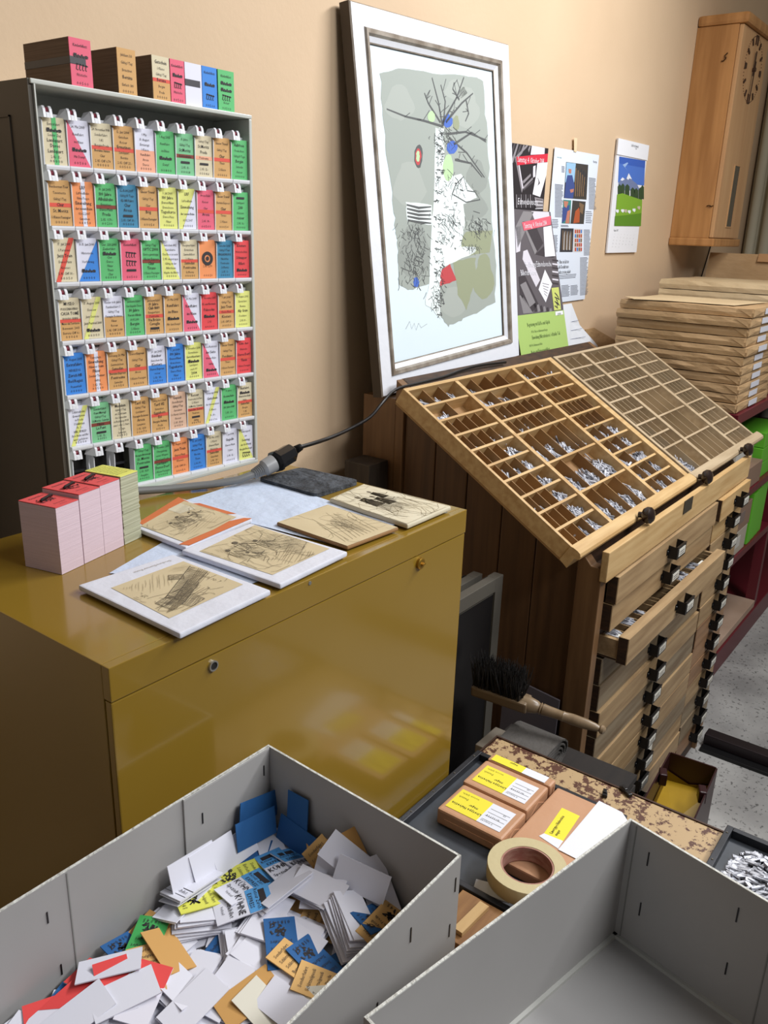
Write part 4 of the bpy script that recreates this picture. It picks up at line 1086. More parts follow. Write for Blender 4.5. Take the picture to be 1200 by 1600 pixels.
# ------------------------------------------------------------------ wall clock
ck = thing('wall_clock', 'tall wooden wall clock with round ring of numerals, hung in the corner', 'clock', (3.905, 1.21, 1.635))
CX0, CX1, CY, CZ0, CZ1 = 3.725, 4.095, 1.120, 1.665, 2.452
m = MB(); m.box((CX0, CY + .018, CZ0), (CX1, 1.2995, CZ1)); part(ck, 'case', m, [wood_clock], bevel=.002)
m = MB(); m.box((CX0 + .002, CY, CZ0 + .002), (CX1 - .002, CY + .0175, CZ1 - .002))
wood_front = mat('wood_clock_front', (196, 156, 112), .35, noise=4, rgb2=(184, 140, 98), stretch=(6, 6, .5))
cd = part(ck, 'door', m, [wood_front], bevel=.004)
m = MB(); m.box((CX0 - .006, CY - .016, CZ1), (CX1 + .006, 1.2995, CZ1 + .040)); part(ck, 'cornice', m, [wood_clock], bevel=.012)
m = MB(); m.box((CX0 - .010, CY - .010, CZ0 - .032), (CX1 + .006, 1.2995, CZ0)); part(ck, 'base_board', m, [wood_clock], bevel=.006)
m = MB(); m.box((3.880, CY - .0015, 1.715), (3.950, CY + .004, 1.955)); part(cd, 'pendulum_window', m, [mat('smoked_glass', (72, 66, 58), .1)])
m = MB(); m.box((3.875, CY - .003, 1.711), (3.880, CY + .001, 1.959)); m.box((3.950, CY - .003, 1.711), (3.955, CY + .001, 1.959)); m.box((3.880, CY - .003, 1.711), (3.950, CY + .001, 1.715)); m.box((3.880, CY - .003, 1.955), (3.950, CY + .001, 1.959))
part(cd, 'window_frame', m, [wood_front])
DC = Vector((3.920, CY, 2.318)); m = MB()
dk = mat('dial_brown', (58, 36, 24), .5)
for h in range(12):
    an = math.radians(h * 30); r = .106
    c = DC + Vector((math.sin(an) * r, -.002, math.cos(an) * r)); Rm = Matrix.Rotation(an, 3, 'Y')
    if h in (0, 6):
        for s in (-.012, .012): m.obox(c + Rm @ Vector((s, 0, 0)), (.006, .004, .034), Rm)
        m.obox(c + Rm @ Vector((0, 0, .016)), (.028, .003, .003), Rm)
    elif h in (3, 9): m.obox(c, (.020, .004, .020), Rm)
    else: m.obox(c, (.009, .004, .026), Rm)
for h in range(60):
    if h % 5: an = math.radians(h * 6); m.obox(DC + Vector((math.sin(an) * .119, -.001, math.cos(an) * .119)), (.003, .002, .003))
part(cd, 'dial', m, [dk])
m = MB(); Rm = Matrix.Rotation(math.radians(3), 3, 'Y'); m.obox(DC + Vector((0, -.006, 0)) + Rm @ Vector((0, 0, .022)), (.010, .002, .09), Rm); part(ck, 'hour_hand', m, [dk])
m = MB(); Rm = Matrix.Rotation(math.radians(186), 3, 'Y'); m.obox(DC + Vector((0, -.009, 0)) + Rm @ Vector((0, 0, .035)), (.008, .002, .13), Rm); m.lathe([(.008, 0), (.008, .012)], DC + Vector((0, -.001, 0)), (0, -1, 0), 12); part(ck, 'minute_hand', m, [dk])
for (x, y, kind) in ((1134, 90, 0), (1110, 322, 1)):
    p = P(x, y, 'x', CX0); m = MB()
    if kind == 0: m.tube([p + Vector((-.003, -.006, .016)), p + Vector((-.004, .004, .006)), p + Vector((-.004, -.002, -.004)), p + Vector((-.004, .006, -.012)), p + Vector((-.003, .014, -.012))], .0022, 6)
    else: m.tube([p + Vector((-.003, .014, 0)), p + Vector((-.005, .004, .002)), p + Vector((-.005, -.006, -.002)), p + Vector((-.003, -.012, .002))], .0022, 6)
    m.lathe([(.003, 0), (.003, .006)], p + Vector((-.006, 0, 0)), (1, 0, 0), 8)
    part(ck, 'hook', m, [mat('brass_dark', (70, 46, 26), .4, .6)])
m = MB(); m.tube([P(1112, 378, 'y', 1.292), P(1107, 396, 'y', 1.293), P(1096, 432, 'y', 1.294), P(1090, 470, 'y', 1.294)], .003, 6)
part(ck, 'cable', m, [black_metal])

# ------------------------------------------------------------------ type cases
CB = Vector((1.5, 1.0725, 1.327)); CS = Vector((0, -.8542, -.5199)); CN = Vector((0, -.5199, .8542))


def cp(u, v, d): return Vector((u, CB.y, CB.z)) + CS * v + CN * d


def cbox(mb, u0, u1, v0, v1, d0, d1, mi=0):
    mb.hexa([cp(u0, v1, d0), cp(u1, v1, d0), cp(u1, v0, d0), cp(u0, v0, d0), cp(u0, v1, d1), cp(u1, v1, d1), cp(u1, v0, d1), cp(u0, v0, d1)], mi)


bars = [.058 + .05 * k for k in range(9)]


def sorts(name, comps, lab, seed):
    """heaps of metal type in compartments (u0, u1, v0, v1, n)"""
    rr = random.Random(seed); mb = MB()
    for (u0, u1, v0, v1, n) in comps:
        for _ in range(n):
            L = rr.uniform(.018, .028); w = rr.choice((.0028, .0036, .005))
            v = v1 - .006 - abs(rr.gauss(0, .3)) * (v1 - v0) * .8
            v = max(v, v0 + .01)
            u = rr.uniform(u0 + .006, u1 - .006)
            d = -.034 + rr.uniform(0, .010) * (1 - (v1 - v) / (v1 - v0)) + .004 * rr.random()
            Rm = Matrix((Vector((1, 0, 0)), CS, CN)).transposed() @ Matrix.Rotation(rr.gauss(1.57, .55), 3, 'Z') @ Matrix.Rotation(rr.gauss(0, .25), 3, 'Y')
            c = cp(u, v, d)
            mb.obox(c, (min(L, (u1 - u0) * .9, (v1 - v0) * .9), w, w), Rm, 0)
    return single(name, mb, [lead], lab, 'type', kind='stuff')


def type_case(name, lab, u0, u1, cols, wd, wdx, rail_u, knobs):
    th = thing(name, lab, 'type case', cp((u0 + u1) / 2, .27, -.042), 'type cases on the sloping cabinet top')
    m = MB(); cbox(m, u0, u1, .002, .52, -.042, -.038); part(th, 'bottom_board', m, [wdx])
    m = MB(); cbox(m, u0, cols[0][0], 0, .505, -.038, 0); part(th, 'side_rail', m, [wd], bevel=.001)
    m = MB(); cbox(m, cols[-1][1], u1, 0, .505, -.038, 0); part(th, 'side_rail', m, [wd], bevel=.001)
    m = MB(); cbox(m, cols[0][0], cols[-1][1], 0, .009, -.038, -.0005); part(th, 'back_rail', m, [wd], bevel=.001)
    m = MB()
    prof = [(.505, -.0385), (.505, .001), (.512, .003), (.522, .004), (.530, .003), (.535, -.002), (.536, -.008), (.531, -.012), (.527, -.014), (.527, -.042)]
    m.prism([cp(rail_u[0], v, d) for v, d in prof], (rail_u[1] - rail_u[0], 0, 0)); part(th, 'front_rail', m, [wd], bevel=0)
    comps = []
    for ci, (a, b, rows) in enumerate(cols):
        if ci:
            m = MB(); cbox(m, cols[ci - 1][1], a, .009, .505, -.038, -.002); part(th, 'column_divider', m, [wd], bevel=.0008)
        v0 = .009
        for (v1, sl) in rows:
            if v1 < .5:
                m = MB(); cbox(m, a, b, v1 - .003, v1 + .003, -.038, -.006); part(th, 'row_bar', m, [wd])
            xs = [a] + [a + (b - a) * q for q in sl] + [b]
            for q in sl:
                x = a + (b - a) * q
                m = MB(); cbox(m, x - .0009, x + .0009, v0 + (.003 if v0 > .01 else 0), min(v1 - .003, .505), -.038, -.009); part(th, 'slat', m, [wdx])
            comps += [(xs[i], xs[i + 1], v0 + .003, v1 - .003) for i in range(len(xs) - 1)]
            v0 = v1
    return th, comps


def ev(n): return [k / n for k in range(1, n)]


L_cols = [(1.509, 1.702, [(bars[0], ev(3)), (bars[1], ev(2)), (bars[2], ev(5)), (bars[3], ev(5)), (bars[4], [.2, .4, .6]), (bars[5], [.2, .42, .66]), (bars[6], [.2, .4, .62]), (bars[7], [.2, .4, .6]), (bars[8], [.2, .4, .6]), (.505, [.22, .44, .68])]),
          (1.716, 1.982, [(bars[0], ev(4)), (bars[1], ev(3)), (bars[2], ev(7)), (bars[3], ev(7)), (bars[5], [.22, .46, .72, .86]), (bars[7], [.26, .62]), (.505, [.25, .5, .75])]),
          (1.998, 2.196, [(bars[0], ev(3)), (bars[1], ev(4)), (bars[2], ev(5)), (bars[3], ev(7)), (bars[4], ev(5)), (bars[5], [.33, .6]), (bars[6], [.3, .6]), (bars[7], [.4]), (bars[8], [.3, .6]), (.505, [.3, .65])])]
R_cols = [(2.250, 2.412, [(bars[0], ev(3)), (bars[1], ev(4)), (bars[2], ev(6)), (bars[3], ev(6)), (bars[4], ev(5)), (bars[5], ev(5)), (bars[6], ev(4)), (bars[7], ev(4)), (.505, [.6])]),
          (2.430, 2.662, [(bars[0], ev(4)), (bars[1], ev(5)), (bars[2], ev(7)), (bars[3], ev(7)), (bars[5], [.25, .5, .75]), (bars[7], [.2, .45, .7]), (.505, [.22, .44, .66, .86])]),
          (2.682, 2.858, [(bars[0], ev(4)), (bars[1], ev(5)), (bars[2], ev(6)), (bars[3], ev(6)), (bars[4], ev(6)), (bars[5], ev(5)), (bars[6], ev(5)), (bars[7], ev(4)), (bars[8], ev(4)), (.505, ev(4))])]
thL, cL = type_case('type_case', 'pale wooden type case full of metal type, left one on the sloping cabinet', 1.5, 2.222, L_cols, wood_pale, mat('wood_inner', (160, 124, 78), .6, noise=6, rgb2=(136, 100, 60)), (1.497, 2.228), ())
thR, cR = type_case('type_case', 'greyer nearly empty wooden type case, right one on the sloping cabinet', 2.236, 2.872, R_cols, wood_grey, mat('wood_inner_grey', (180, 160, 130), .6, noise=6, rgb2=(162, 142, 112)), (2.230, 2.912), ())
big = []
rr = random.Random(5)
for (u0, u1, v0, v1) in cL:
    w = u1 - u0; A_ = w * (v1 - v0) * 1e4
    if v1 - v0 > .07: n = int(A_ * rr.uniform(1.3, 2.2))
    elif w > .045 and v0 > .2: n = int(A_ * rr.uniform(1.8, 2.8))
    else: n = int(A_ * rr.choice((0, 0, .4, .8, 1.2)))
    big.append((u0, u1, v0, v1, n))
sorts('metal_type', big, 'small metal type pieces heaped in the compartments of the left type case', 3)
big = [(u0, u1, v0, v1, 130 if (v0 > .4 and u1 < 2.36) else (7 if (u1 < 2.36 and v0 > .3) else (4 if rr.random() < .12 else 0))) for (u0, u1, v0, v1) in cR]
sorts('metal_type', big, 'few metal type pieces in the lower corner of the right type case', 4)

# ------------------------------------------------------------------ type cabinet
tc_ = thing('type_cabinet', 'tall wooden type cabinet with two columns of shallow drawers and black pulls', 'cabinet', (2.12, .87, 0))
KX0, KX1, KY0, KY1 = 1.58, 2.664, .600, 1.150


def topz(y): return 1.017 + .6087 * (y - .634) - .004


prev = .655
for i, y1 in enumerate((.76, .85, .945, 1.035, 1.125)):
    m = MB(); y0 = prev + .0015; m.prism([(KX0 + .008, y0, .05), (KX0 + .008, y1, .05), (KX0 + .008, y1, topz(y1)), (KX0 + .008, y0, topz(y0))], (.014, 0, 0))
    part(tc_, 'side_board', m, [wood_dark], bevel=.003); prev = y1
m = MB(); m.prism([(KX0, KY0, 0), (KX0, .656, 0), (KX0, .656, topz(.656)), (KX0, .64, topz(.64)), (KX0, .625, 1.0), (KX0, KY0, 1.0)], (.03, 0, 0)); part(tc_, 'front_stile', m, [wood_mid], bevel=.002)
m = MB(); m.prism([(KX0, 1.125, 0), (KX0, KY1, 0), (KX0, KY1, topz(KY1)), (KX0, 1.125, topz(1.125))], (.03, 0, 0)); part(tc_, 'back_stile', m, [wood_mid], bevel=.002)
m = MB(); m.box((KX0 + .022, KY0 + .012, .09), (KX1 - .02, KY1, .985)); m.prism([(KX0 + .022, .64, .98), (KX0 + .022, KY1, .98), (KX0 + .022, KY1, topz(KY1)), (KX0 + .022, .64, topz(.64))], (KX1 - KX0 - .042, 0, 0))
part(tc_, 'carcass', m, [wood_end])
m = MB(); m.box((KX0, KY1, .9), (KX1, 1.245, 1.282)); part(tc_, 'back_ledge', m, [wood_mid])
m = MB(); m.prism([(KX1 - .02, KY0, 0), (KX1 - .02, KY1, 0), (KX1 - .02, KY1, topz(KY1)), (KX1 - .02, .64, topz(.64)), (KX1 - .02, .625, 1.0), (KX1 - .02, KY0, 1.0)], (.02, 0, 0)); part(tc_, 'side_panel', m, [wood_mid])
m = MB(); m.box((2.352, KY0, .06), (2.369, KY0 + .03, .97)); part(tc_, 'middle_stile', m, [wood_mid])
m = MB(); m.box((KX0 + .03, KY0 + .012, 0), (KX1 - .02, KY0 + .05, .085)); part(tc_, 'plinth', m, [wood_end])
m = MB(); m.box((KX0 - .002, .588, .972), (KX1, .604, 1.040)); part(tc_, 'front_panel', m, [wood_pale], bevel=.002)
p0 = P(1075, 789, 'y', .588)
m = MB(); m.box((p0.x - .034, .5862, p0.z - .017), (p0.x + .030, .5885, p0.z + .017)); part(tc_, 'name_plate', m, [mat('plate_dark', (72, 66, 56), .4, .5)])


def pull_meshes():
    m = MB()
    w, hgt, d = .062, .033, .023
    m.box((-w / 2, -d, -hgt / 2), (w / 2, -d + .0015, hgt * .42))
    m.prism([(-w / 2, -d, -hgt / 2), (-w / 2, 0, -hgt / 2), (-w / 2, 0, hgt / 2), (-w / 2, -d, hgt * .42)], (.0015, 0, 0))
    m.prism([(w / 2 - .0015, -d, -hgt / 2), (w / 2 - .0015, 0, -hgt / 2), (w / 2 - .0015, 0, hgt / 2), (w / 2 - .0015, -d, hgt * .42)], (.0015, 0, 0))
    m.box((-w / 2, -d, -hgt / 2), (w / 2, 0, -hgt / 2 + .0015)); m.box((-w / 2, -d - .001, hgt * .42), (w / 2, -d + .004, hgt * .42 + .002))
    for s in (-1, 1): m.lathe([(.0035, 0), (.0025, .003)], (s * (w / 2 + .004), 0, .0), (0, -1, 0), 8); m.box((s * (w / 2 + .004) - .006, -.001, -.008), (s * (w / 2 + .004) + .006, 0, .008))
    l = MB(); l.box((-w / 2 + .008, -d - .0012, -hgt / 2 + .006), (w / 2 - .008, -d - .0002, hgt / 2 - .008))
    for q in range(2): l.box((-w / 2 + .014, -d - .0015, -hgt / 2 + .010 + q * .006), (w / 2 - .016, -d - .0011, -hgt / 2 + .012 + q * .006), 1)
    return m.mesh('drawer_pull', [black_metal]), l.mesh('label_card', [flat((206, 202, 190)), flat((90, 86, 84))])


PM, LM = pull_meshes()
Z0, DP = .967, .0675
rr = random.Random(12)
for colx, (x0, x1, nd) in enumerate(((1.640, 2.349, 13), (2.372, 2.660, 13))):
    for k in range(nd):
        zt = Z0 - k * DP; zb = zt - DP + .003
        yf = .585 + rr.uniform(-.001, .004)
        if colx == 0: yf = (.583, .589, .543, .597, .594)[k] if k < 5 else yf
        else: yf = .577 if k == 0 else yf + .003
        w_ = rr.choice((wood_draw, wood_draw, wood_draw2, wood_draw3))
        if colx == 0 and k in (3, 4): w_ = wood_draw2
        if colx == 0 and k < 3: w_ = wood_draw
        if colx == 1 and k < 2: w_ = wood_pale
        m = MB(); m.box((x0, yf, zb), (x1, yf + .024, zt), 0)
        m.box((x0 - .0005, yf + .0012, zb), (x0 + .001, yf + .0242, zt - .0005), 1)
        if colx == 0 and k == 2:
            for s in (x0 + .002, x1 - .012): m.box((s, yf + .022, zb + .004), (s + .01, .68, zt - .012), 0)
            m.box((x0, yf + .02, zb + .004), (x1, .68, zb + .01), 1)
        dr = part(tc_, 'drawer', m, [w_, wood_end], bevel=.0012)
        if not (colx == 0 and k == 3):
            pl = link('drawer_pull', PM, dr, loc=Vector(((x0 + x1) / 2 - (.01 if colx == 0 else -.02), yf - .0005, (zt + zb) / 2)) - tc_.location)
            lb = link('label_card', LM, dr, loc=pl.location)
        else:
            m = MB(); m.tube([(1.99, yf, zt - .03), (1.99, yf - .012, zt - .032), (2.005, yf - .014, zt - .036), (2.012, yf, zt - .036)], .0025, 6)
            part(dr, 'hook', m, [mat('brass_dark', (70, 46, 26), .4, .6)])
        if colx == 0 and k == 9:
            m = MB(); m.box((2.03, yf - .001, zb + .012), (2.075, yf, zb + .034)); part(dr, 'paper_label', m, [flat((214, 210, 198))])
# contents of the open drawer
m = MB()
x = 1.66
zt = Z0 - 2 * DP
while x < 2.33:
    wv = rr.uniform(.02, .05)
    m.box((x, .567, zt - .045), (x + .002, .64, zt - .016), 1)
    if rr.random() < .35:
        for q in range(12): m.obox((x + .004 + q * (wv - .008) / 12, .58 + rr.uniform(0, .03), zt - .024), (.0035, .022, .02), Matrix.Rotation(rr.uniform(-.2, .2), 3, 'Z'), 0)
    if rr.random() < .3: m.box((x + .004, .568, zt - .02), (x + wv - .004, .585, zt - .0185), 2)
    x += wv
m.box((1.645, .572, zt - .02), (1.69, .62, zt - .017), 2)
single('drawer_contents', m, [lead, wood_draw, flat((220, 218, 206))], 'metal type and white card slips inside the pulled out drawer', 'type', kind='stuff')

for i, (x, y) in enumerate(((1013, 806), (1105, 746), (1169, 703))):
    p = P(x, y, 'y', .594); m = MB()
    m.lathe([(.007, 0), (.007, .008), (.015, .012), (.0195, .020), (.019, .028), (.013, .034), (.004, .036)], p + Vector((0, .022, -.002)), (0, -1, .15), 18)
    pr = thL if i == 0 else thR
    part(pr, 'knob', m, [mat('knob_dark', (38, 26, 22), .25)], smooth=True, label='dark turned wooden knob')

# ------------------------------------------------------------------ between the two cabinets
steel_g = mat('rail_grey', (84, 80, 72), .5, .1)
for (lab, y0, y1, zt_, xr) in (('grey steel trestle end standing behind the yellow cabinet, the further of two', .812, .850, .972, 1.452), ('grey steel trestle end with a slotted upright, the nearer of two', .762, .796, .984, 1.452)):
    m = MB(); th = thing('steel_trestle', lab, 'stand', (1.25, (y0 + y1) / 2, 0), 'steel trestles between the cabinets')
    m.box((xr - .03, y0, 0), (xr, y0 + .022, zt_)); m.box((xr - .03, y0 + .022, .0), (xr - .012, y1, zt_ - .01), 1); m.box((1.255, y0 + .004, .1), (xr - .03, y0 + .012, zt_ - .035), 1)
    part(th, 'upright', m, [steel_g, black_metal], bevel=.001)
    m = MB(); m.box((1.225, y0, 0), (1.255, y1, zt_)); part(th, 'upright', m, [steel_g], bevel=.001)
    m = MB(); m.box((1.255, y0, zt_ - .03), (xr - .03, y0 + .02, zt_)); part(th, 'top_rail', m, [steel_g], bevel=.001)
p0, p1 = P(577, 728, 'y', 1.16), P(627, 718, 'y', 1.16)
m = MB(); m.box((p0.x, 1.16, 0), (min(p1.x, 1.572), 1.235, p0.z)); single('wooden_post', m, [mat('wood_black_brown', (60, 50, 40), .6, noise=8, rgb2=(38, 30, 24), stretch=(8, 8, .7))], 'dark upright wooden post between the wall and the two cabinets', 'wood', bevel=.002)
# grey board leaning on the side of the type cabinet
m = MB(); m.prism([(1.548, .66, 0), (1.548, .80, 0), (1.574, .80, .68), (1.574, .66, .665)], (.005, 0, 0)); single('grey_board', m, [mat('board_violet_grey', (96, 90, 96), .6)], 'grey board leaning against the side of the type cabinet', 'board')
# crate that carries the brush and the folded felt
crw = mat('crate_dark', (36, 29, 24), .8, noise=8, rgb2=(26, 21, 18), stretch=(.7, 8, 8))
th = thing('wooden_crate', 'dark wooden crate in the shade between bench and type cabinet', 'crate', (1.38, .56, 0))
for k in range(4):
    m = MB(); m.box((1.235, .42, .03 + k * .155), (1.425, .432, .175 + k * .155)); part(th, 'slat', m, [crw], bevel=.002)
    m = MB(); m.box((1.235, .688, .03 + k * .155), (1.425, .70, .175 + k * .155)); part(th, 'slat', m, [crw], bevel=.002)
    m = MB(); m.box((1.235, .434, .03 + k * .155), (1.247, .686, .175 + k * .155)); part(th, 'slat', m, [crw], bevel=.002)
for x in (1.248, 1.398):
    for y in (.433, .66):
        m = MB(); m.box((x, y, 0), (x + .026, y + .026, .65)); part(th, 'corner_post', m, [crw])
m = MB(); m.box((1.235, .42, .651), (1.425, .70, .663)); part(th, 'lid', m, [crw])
# small grey box, folded felt, brush on the crate
m = MB(); p = P(754, 1132, 'z', .70); m.box((1.255, .60, .6635), (1.335, .69, .705)); single('small_carton', m, [mat('carton_grey', (128, 118, 104), .7)], 'small grey brown carton behind the bench corner, under the brush', 'box', bevel=.002)
fm = mat('felt_grey', (84, 80, 76), .9, bump=(60, .4)); m = MB()
for k, (r, zz) in enumerate(((.008, 0), (.0155, 0), (.023, 0), (.0305, 0))):
    pts = []
    for q in range(9):
        a = -math.pi / 2 + math.pi * q / 8; pts.append((1.322 + math.cos(a) * r * 1.5, .545, .706 + math.sin(a) * r))
    pts = [(1.25, .545, .706 - r * 1.0)] + pts + [(1.24, .545, .708 + r * .8)]
    for i in range(len(pts) - 1):
        a_, b_ = Vector(pts[i]), Vector(pts[i + 1]); n_ = (b_ - a_).cross(Vector((0, 1, 0))).normalized() * .0035
        m.hexa([a_, b_, b_ + n_, a_ + n_, a_ + Vector((0, .10, 0)), b_ + Vector((0, .10, 0)), b_ + n_ + Vector((0, .10, 0)), a_ + n_ + Vector((0, .10, 0))])
single('folded_felt', m, [fm], 'folded strip of dark grey felt lying under the brush handle', 'felt', smooth=True)
br = thing('bench_brush', 'worn bench brush with dark bristles and long turned wooden handle', 'brush', (1.36, .60, .72))
h0, h1 = P(938, 1139, 'x', 1.36), P(815, 1097, 'x', 1.33)
dv = (h1 - h0).normalized(); L = (h1 - h0).length
m = MB()
prof = [(.004, -.010), (.0085, -.006), (.0085, -.001), (.0055, .002), (.008, .010), (.0105, .030), (.011, .055), (.0095, .070), (.0105, .072), (.0095, .075), (.0105, .10), (.0118, L * .72), (.0095, L * .735), (.0125, L * .75), (.0095, L * .765), (.013, L * .80), (.016, L * .9), (.014, L)]
m.lathe(prof, h0, dv, 16); part(br, 'handle', m, [mat('wood_worn_grey', (150, 128, 100), .35, noise=8, rgb2=(116, 96, 72), stretch=(3, 3, 3))], smooth=True)
m = MB(); q = dv.cross(Vector((0, 0, 1))).normalized()
m.prism([h1 - dv * .015 + q * s + Vector((0, 0, z)) for s, z in ((-.02, -.012), (.02, -.012), (.022, .010), (-.022, .010))], dv * .115); part(br, 'head', m, [mat('brush_wood', (110, 90, 66), .5)], bevel=.004)
m = MB(); rr = random.Random(8)
for i in range(420):
    a = h1 + dv * rr.uniform(-.002, .098) + q * rr.uniform(-.018, .018) + Vector((0, 0, .009))
    b_ = a + Vector((rr.gauss(0, .007), rr.gauss(0, .010), .060)) + q * rr.gauss(0, .008)
    m.tube([a, (a + b_) / 2 + q * rr.gauss(0, .003), b_], [.0011, .0010, .0004], 4, 0, False)
part(br, 'bristles', m, [mat('bristle_black', (24, 20, 18), .7)], kind='stuff')

# ------------------------------------------------------------------ worn bench
BZ = .785
worn = bpy.data.materials.new('worn_bench_top'); worn.use_nodes = True
nt = worn.node_tree; bs = nt.nodes['Principled BSDF']; bs.inputs['Roughness'].default_value = .45
tcn = nt.nodes.new('ShaderNodeTexCoord')
na = nt.nodes.new('ShaderNodeTexNoise'); na.inputs['Scale'].default_value = 62; na.inputs['Detail'].default_value = 9; na.inputs['Roughness'].default_value = .72
nb = nt.nodes.new('ShaderNodeTexNoise'); nb.inputs['Scale'].default_value = 7; nb.inputs['Detail'].default_value = 3
ad = nt.nodes.new('ShaderNodeMath'); ad.operation = 'MULTIPLY_ADD'; ad.inputs[1].default_value = .36
ra = nt.nodes.new('ShaderNodeValToRGB'); ra.color_ramp.interpolation = 'CONSTANT'
ra.color_ramp.elements[0].color = lin((178, 151, 112)); ra.color_ramp.elements[1].color = lin((84, 50, 36)); ra.color_ramp.elements[1].position = .70
nc = nt.nodes.new('ShaderNodeTexNoise'); nc.inputs['Scale'].default_value = 60
mxn = nt.nodes.new('ShaderNodeMix'); mxn.data_type = 'RGBA'; mxn.blend_type = 'MULTIPLY'; mxn.inputs[0].default_value = .5
for n_ in (na, nb, nc): nt.links.new(tcn.outputs['Object'], n_.inputs['Vector'])
sp_ = nt.nodes.new('ShaderNodeSeparateXYZ'); nt.links.new(tcn.outputs['Object'], sp_.inputs[0])
a2 = nt.nodes.new('ShaderNodeMath'); a2.operation = 'MULTIPLY_ADD'; a2.inputs[1].default_value = .34; a2.inputs[2].default_value = -.055
nt.links.new(sp_.outputs['Y'], a2.inputs[0])
a3 = nt.nodes.new('ShaderNodeMath'); a3.operation = 'ADD'
nt.links.new(nb.outputs['Fac'], ad.inputs[0]); nt.links.new(na.outputs['Fac'], ad.inputs[2]); nt.links.new(ad.outputs[0], a3.inputs[0]); nt.links.new(a2.outputs[0], a3.inputs[1]); nt.links.new(a3.outputs[0], ra.inputs['Fac'])
nt.links.new(ra.outputs['Color'], mxn.inputs[6]); nt.links.new(nc.outputs['Color'], mxn.inputs[7]); nt.links.new(ra.outputs['Color'], bs.inputs['Base Color'])
bn = nt.nodes.new('ShaderNodeBump'); bn.inputs['Strength'].default_value = .25; bn.inputs['Distance'].default_value = .002
nt.links.new(ra.outputs['Color'], bn.inputs['Height']); nt.links.new(bn.outputs[0], bs.inputs['Normal'])
bench = thing('work_bench', 'low work bench with scuffed flaking brown paint on its top', 'bench', (.93, .25, 0))
m = MB(); m.box((.585, -.15, BZ - .022), (1.194, .612, BZ)); part(bench, 'top', m, [worn], bevel=.003)
m = MB(); m.box((1.1945, -.15, BZ - .024), (1.198, .6155, BZ + .0012)); m.box((.585, .6125, BZ - .024), (1.1945, .6155, BZ + .0012)); part(bench, 'edge_strip', m, [mat('edge_brown', (70, 50, 40), .4, .3)])
for x in (.60, 1.14):
    for y in (-.13, .56):
        m = MB(); m.box((x, y, 0), (x + .04, y + .04, BZ - .0225)); part(bench, 'leg', m, [wood_end])
for k, (x, y, a) in enumerate(((945, 1241, .4), (978, 1236, 1.0))):
    p = P(x, y, 'z', BZ + .004); m = MB(); Rm = Matrix.Rotation(a, 3, 'Z')
    m.obox(p, (.026 if k else .012, .008, .006), Rm); m.obox(p + Rm @ Vector((.004, 0, .003)), (.01, .006, .004), Rm)
    single(('metal_hook', 'dark_clip')[1 - k], m, [black_metal], ('small dark clip lying on the worn bench top', 'thin dark metal hook on the worn bench edge')[k], 'hardware', bevel=.001)


# ------------------------------------------------------------------ trays
def tray(lab, x0, x1, y0, y1, z0, hgt):
    th = thing('galley_tray', lab, 'tray', ((x0 + x1) / 2, (y0 + y1) / 2, z0), 'black trays on the bench')
    bm_ = mat('tray_black', (34, 36, 40), .38, .2, noise=20, rgb2=(46, 48, 54)); fl_ = mat('tray_floor', (52, 56, 62), .5, noise=25, rgb2=(62, 66, 72))
    m = MB(); m.box((x0, y0, z0), (x1, y1, z0 + .002)); part(th, 'floor_plate', m, [fl_])
    w = .010
    for (a, b_) in (((x0, y1 - w, z0 + .002), (x1, y1, z0 + hgt)), ((x0, y0, z0 + .002), (x1, y0 + w, z0 + hgt)), ((x0, y0 + w, z0 + .002), (x0 + w, y1 - w, z0 + hgt)), ((x1 - w, y0 + w, z0 + .002), (x1, y1 - w, z0 + hgt))):
        m = MB(); m.box(a, b_); part(th, 'rim', m, [bm_], bevel=.0012)
    m = MB()
    for k in range(5): m.lathe([(.002, 0), (.0014, .0012)], (x0 + .02 + k * (x1 - x0 - .04) / 4, y1 - w / 2, z0 + hgt), (0, 0, 1), 8)
    part(th, 'rivet_row', m, [steel_g], kind='stuff')
    return th


tray('black metal tray under the brown paper parcels', .826, 1.118, .335, .609, BZ + .0005, .015)
tray('black metal tray holding loose metal slugs at the right bench edge', .86, 1.196, -.14, .205, BZ + .0005, .016)

# parcels in the tray
pk_m = mat('parcel_paper', (196, 150, 116), .5, noise=6, rgb2=(186, 140, 106), bump=(22, .25))
lab_y = flat((236, 222, 60)); lab_w = flat((226, 228, 236)); lab_k = flat((40, 38, 34))
zf = BZ + .003


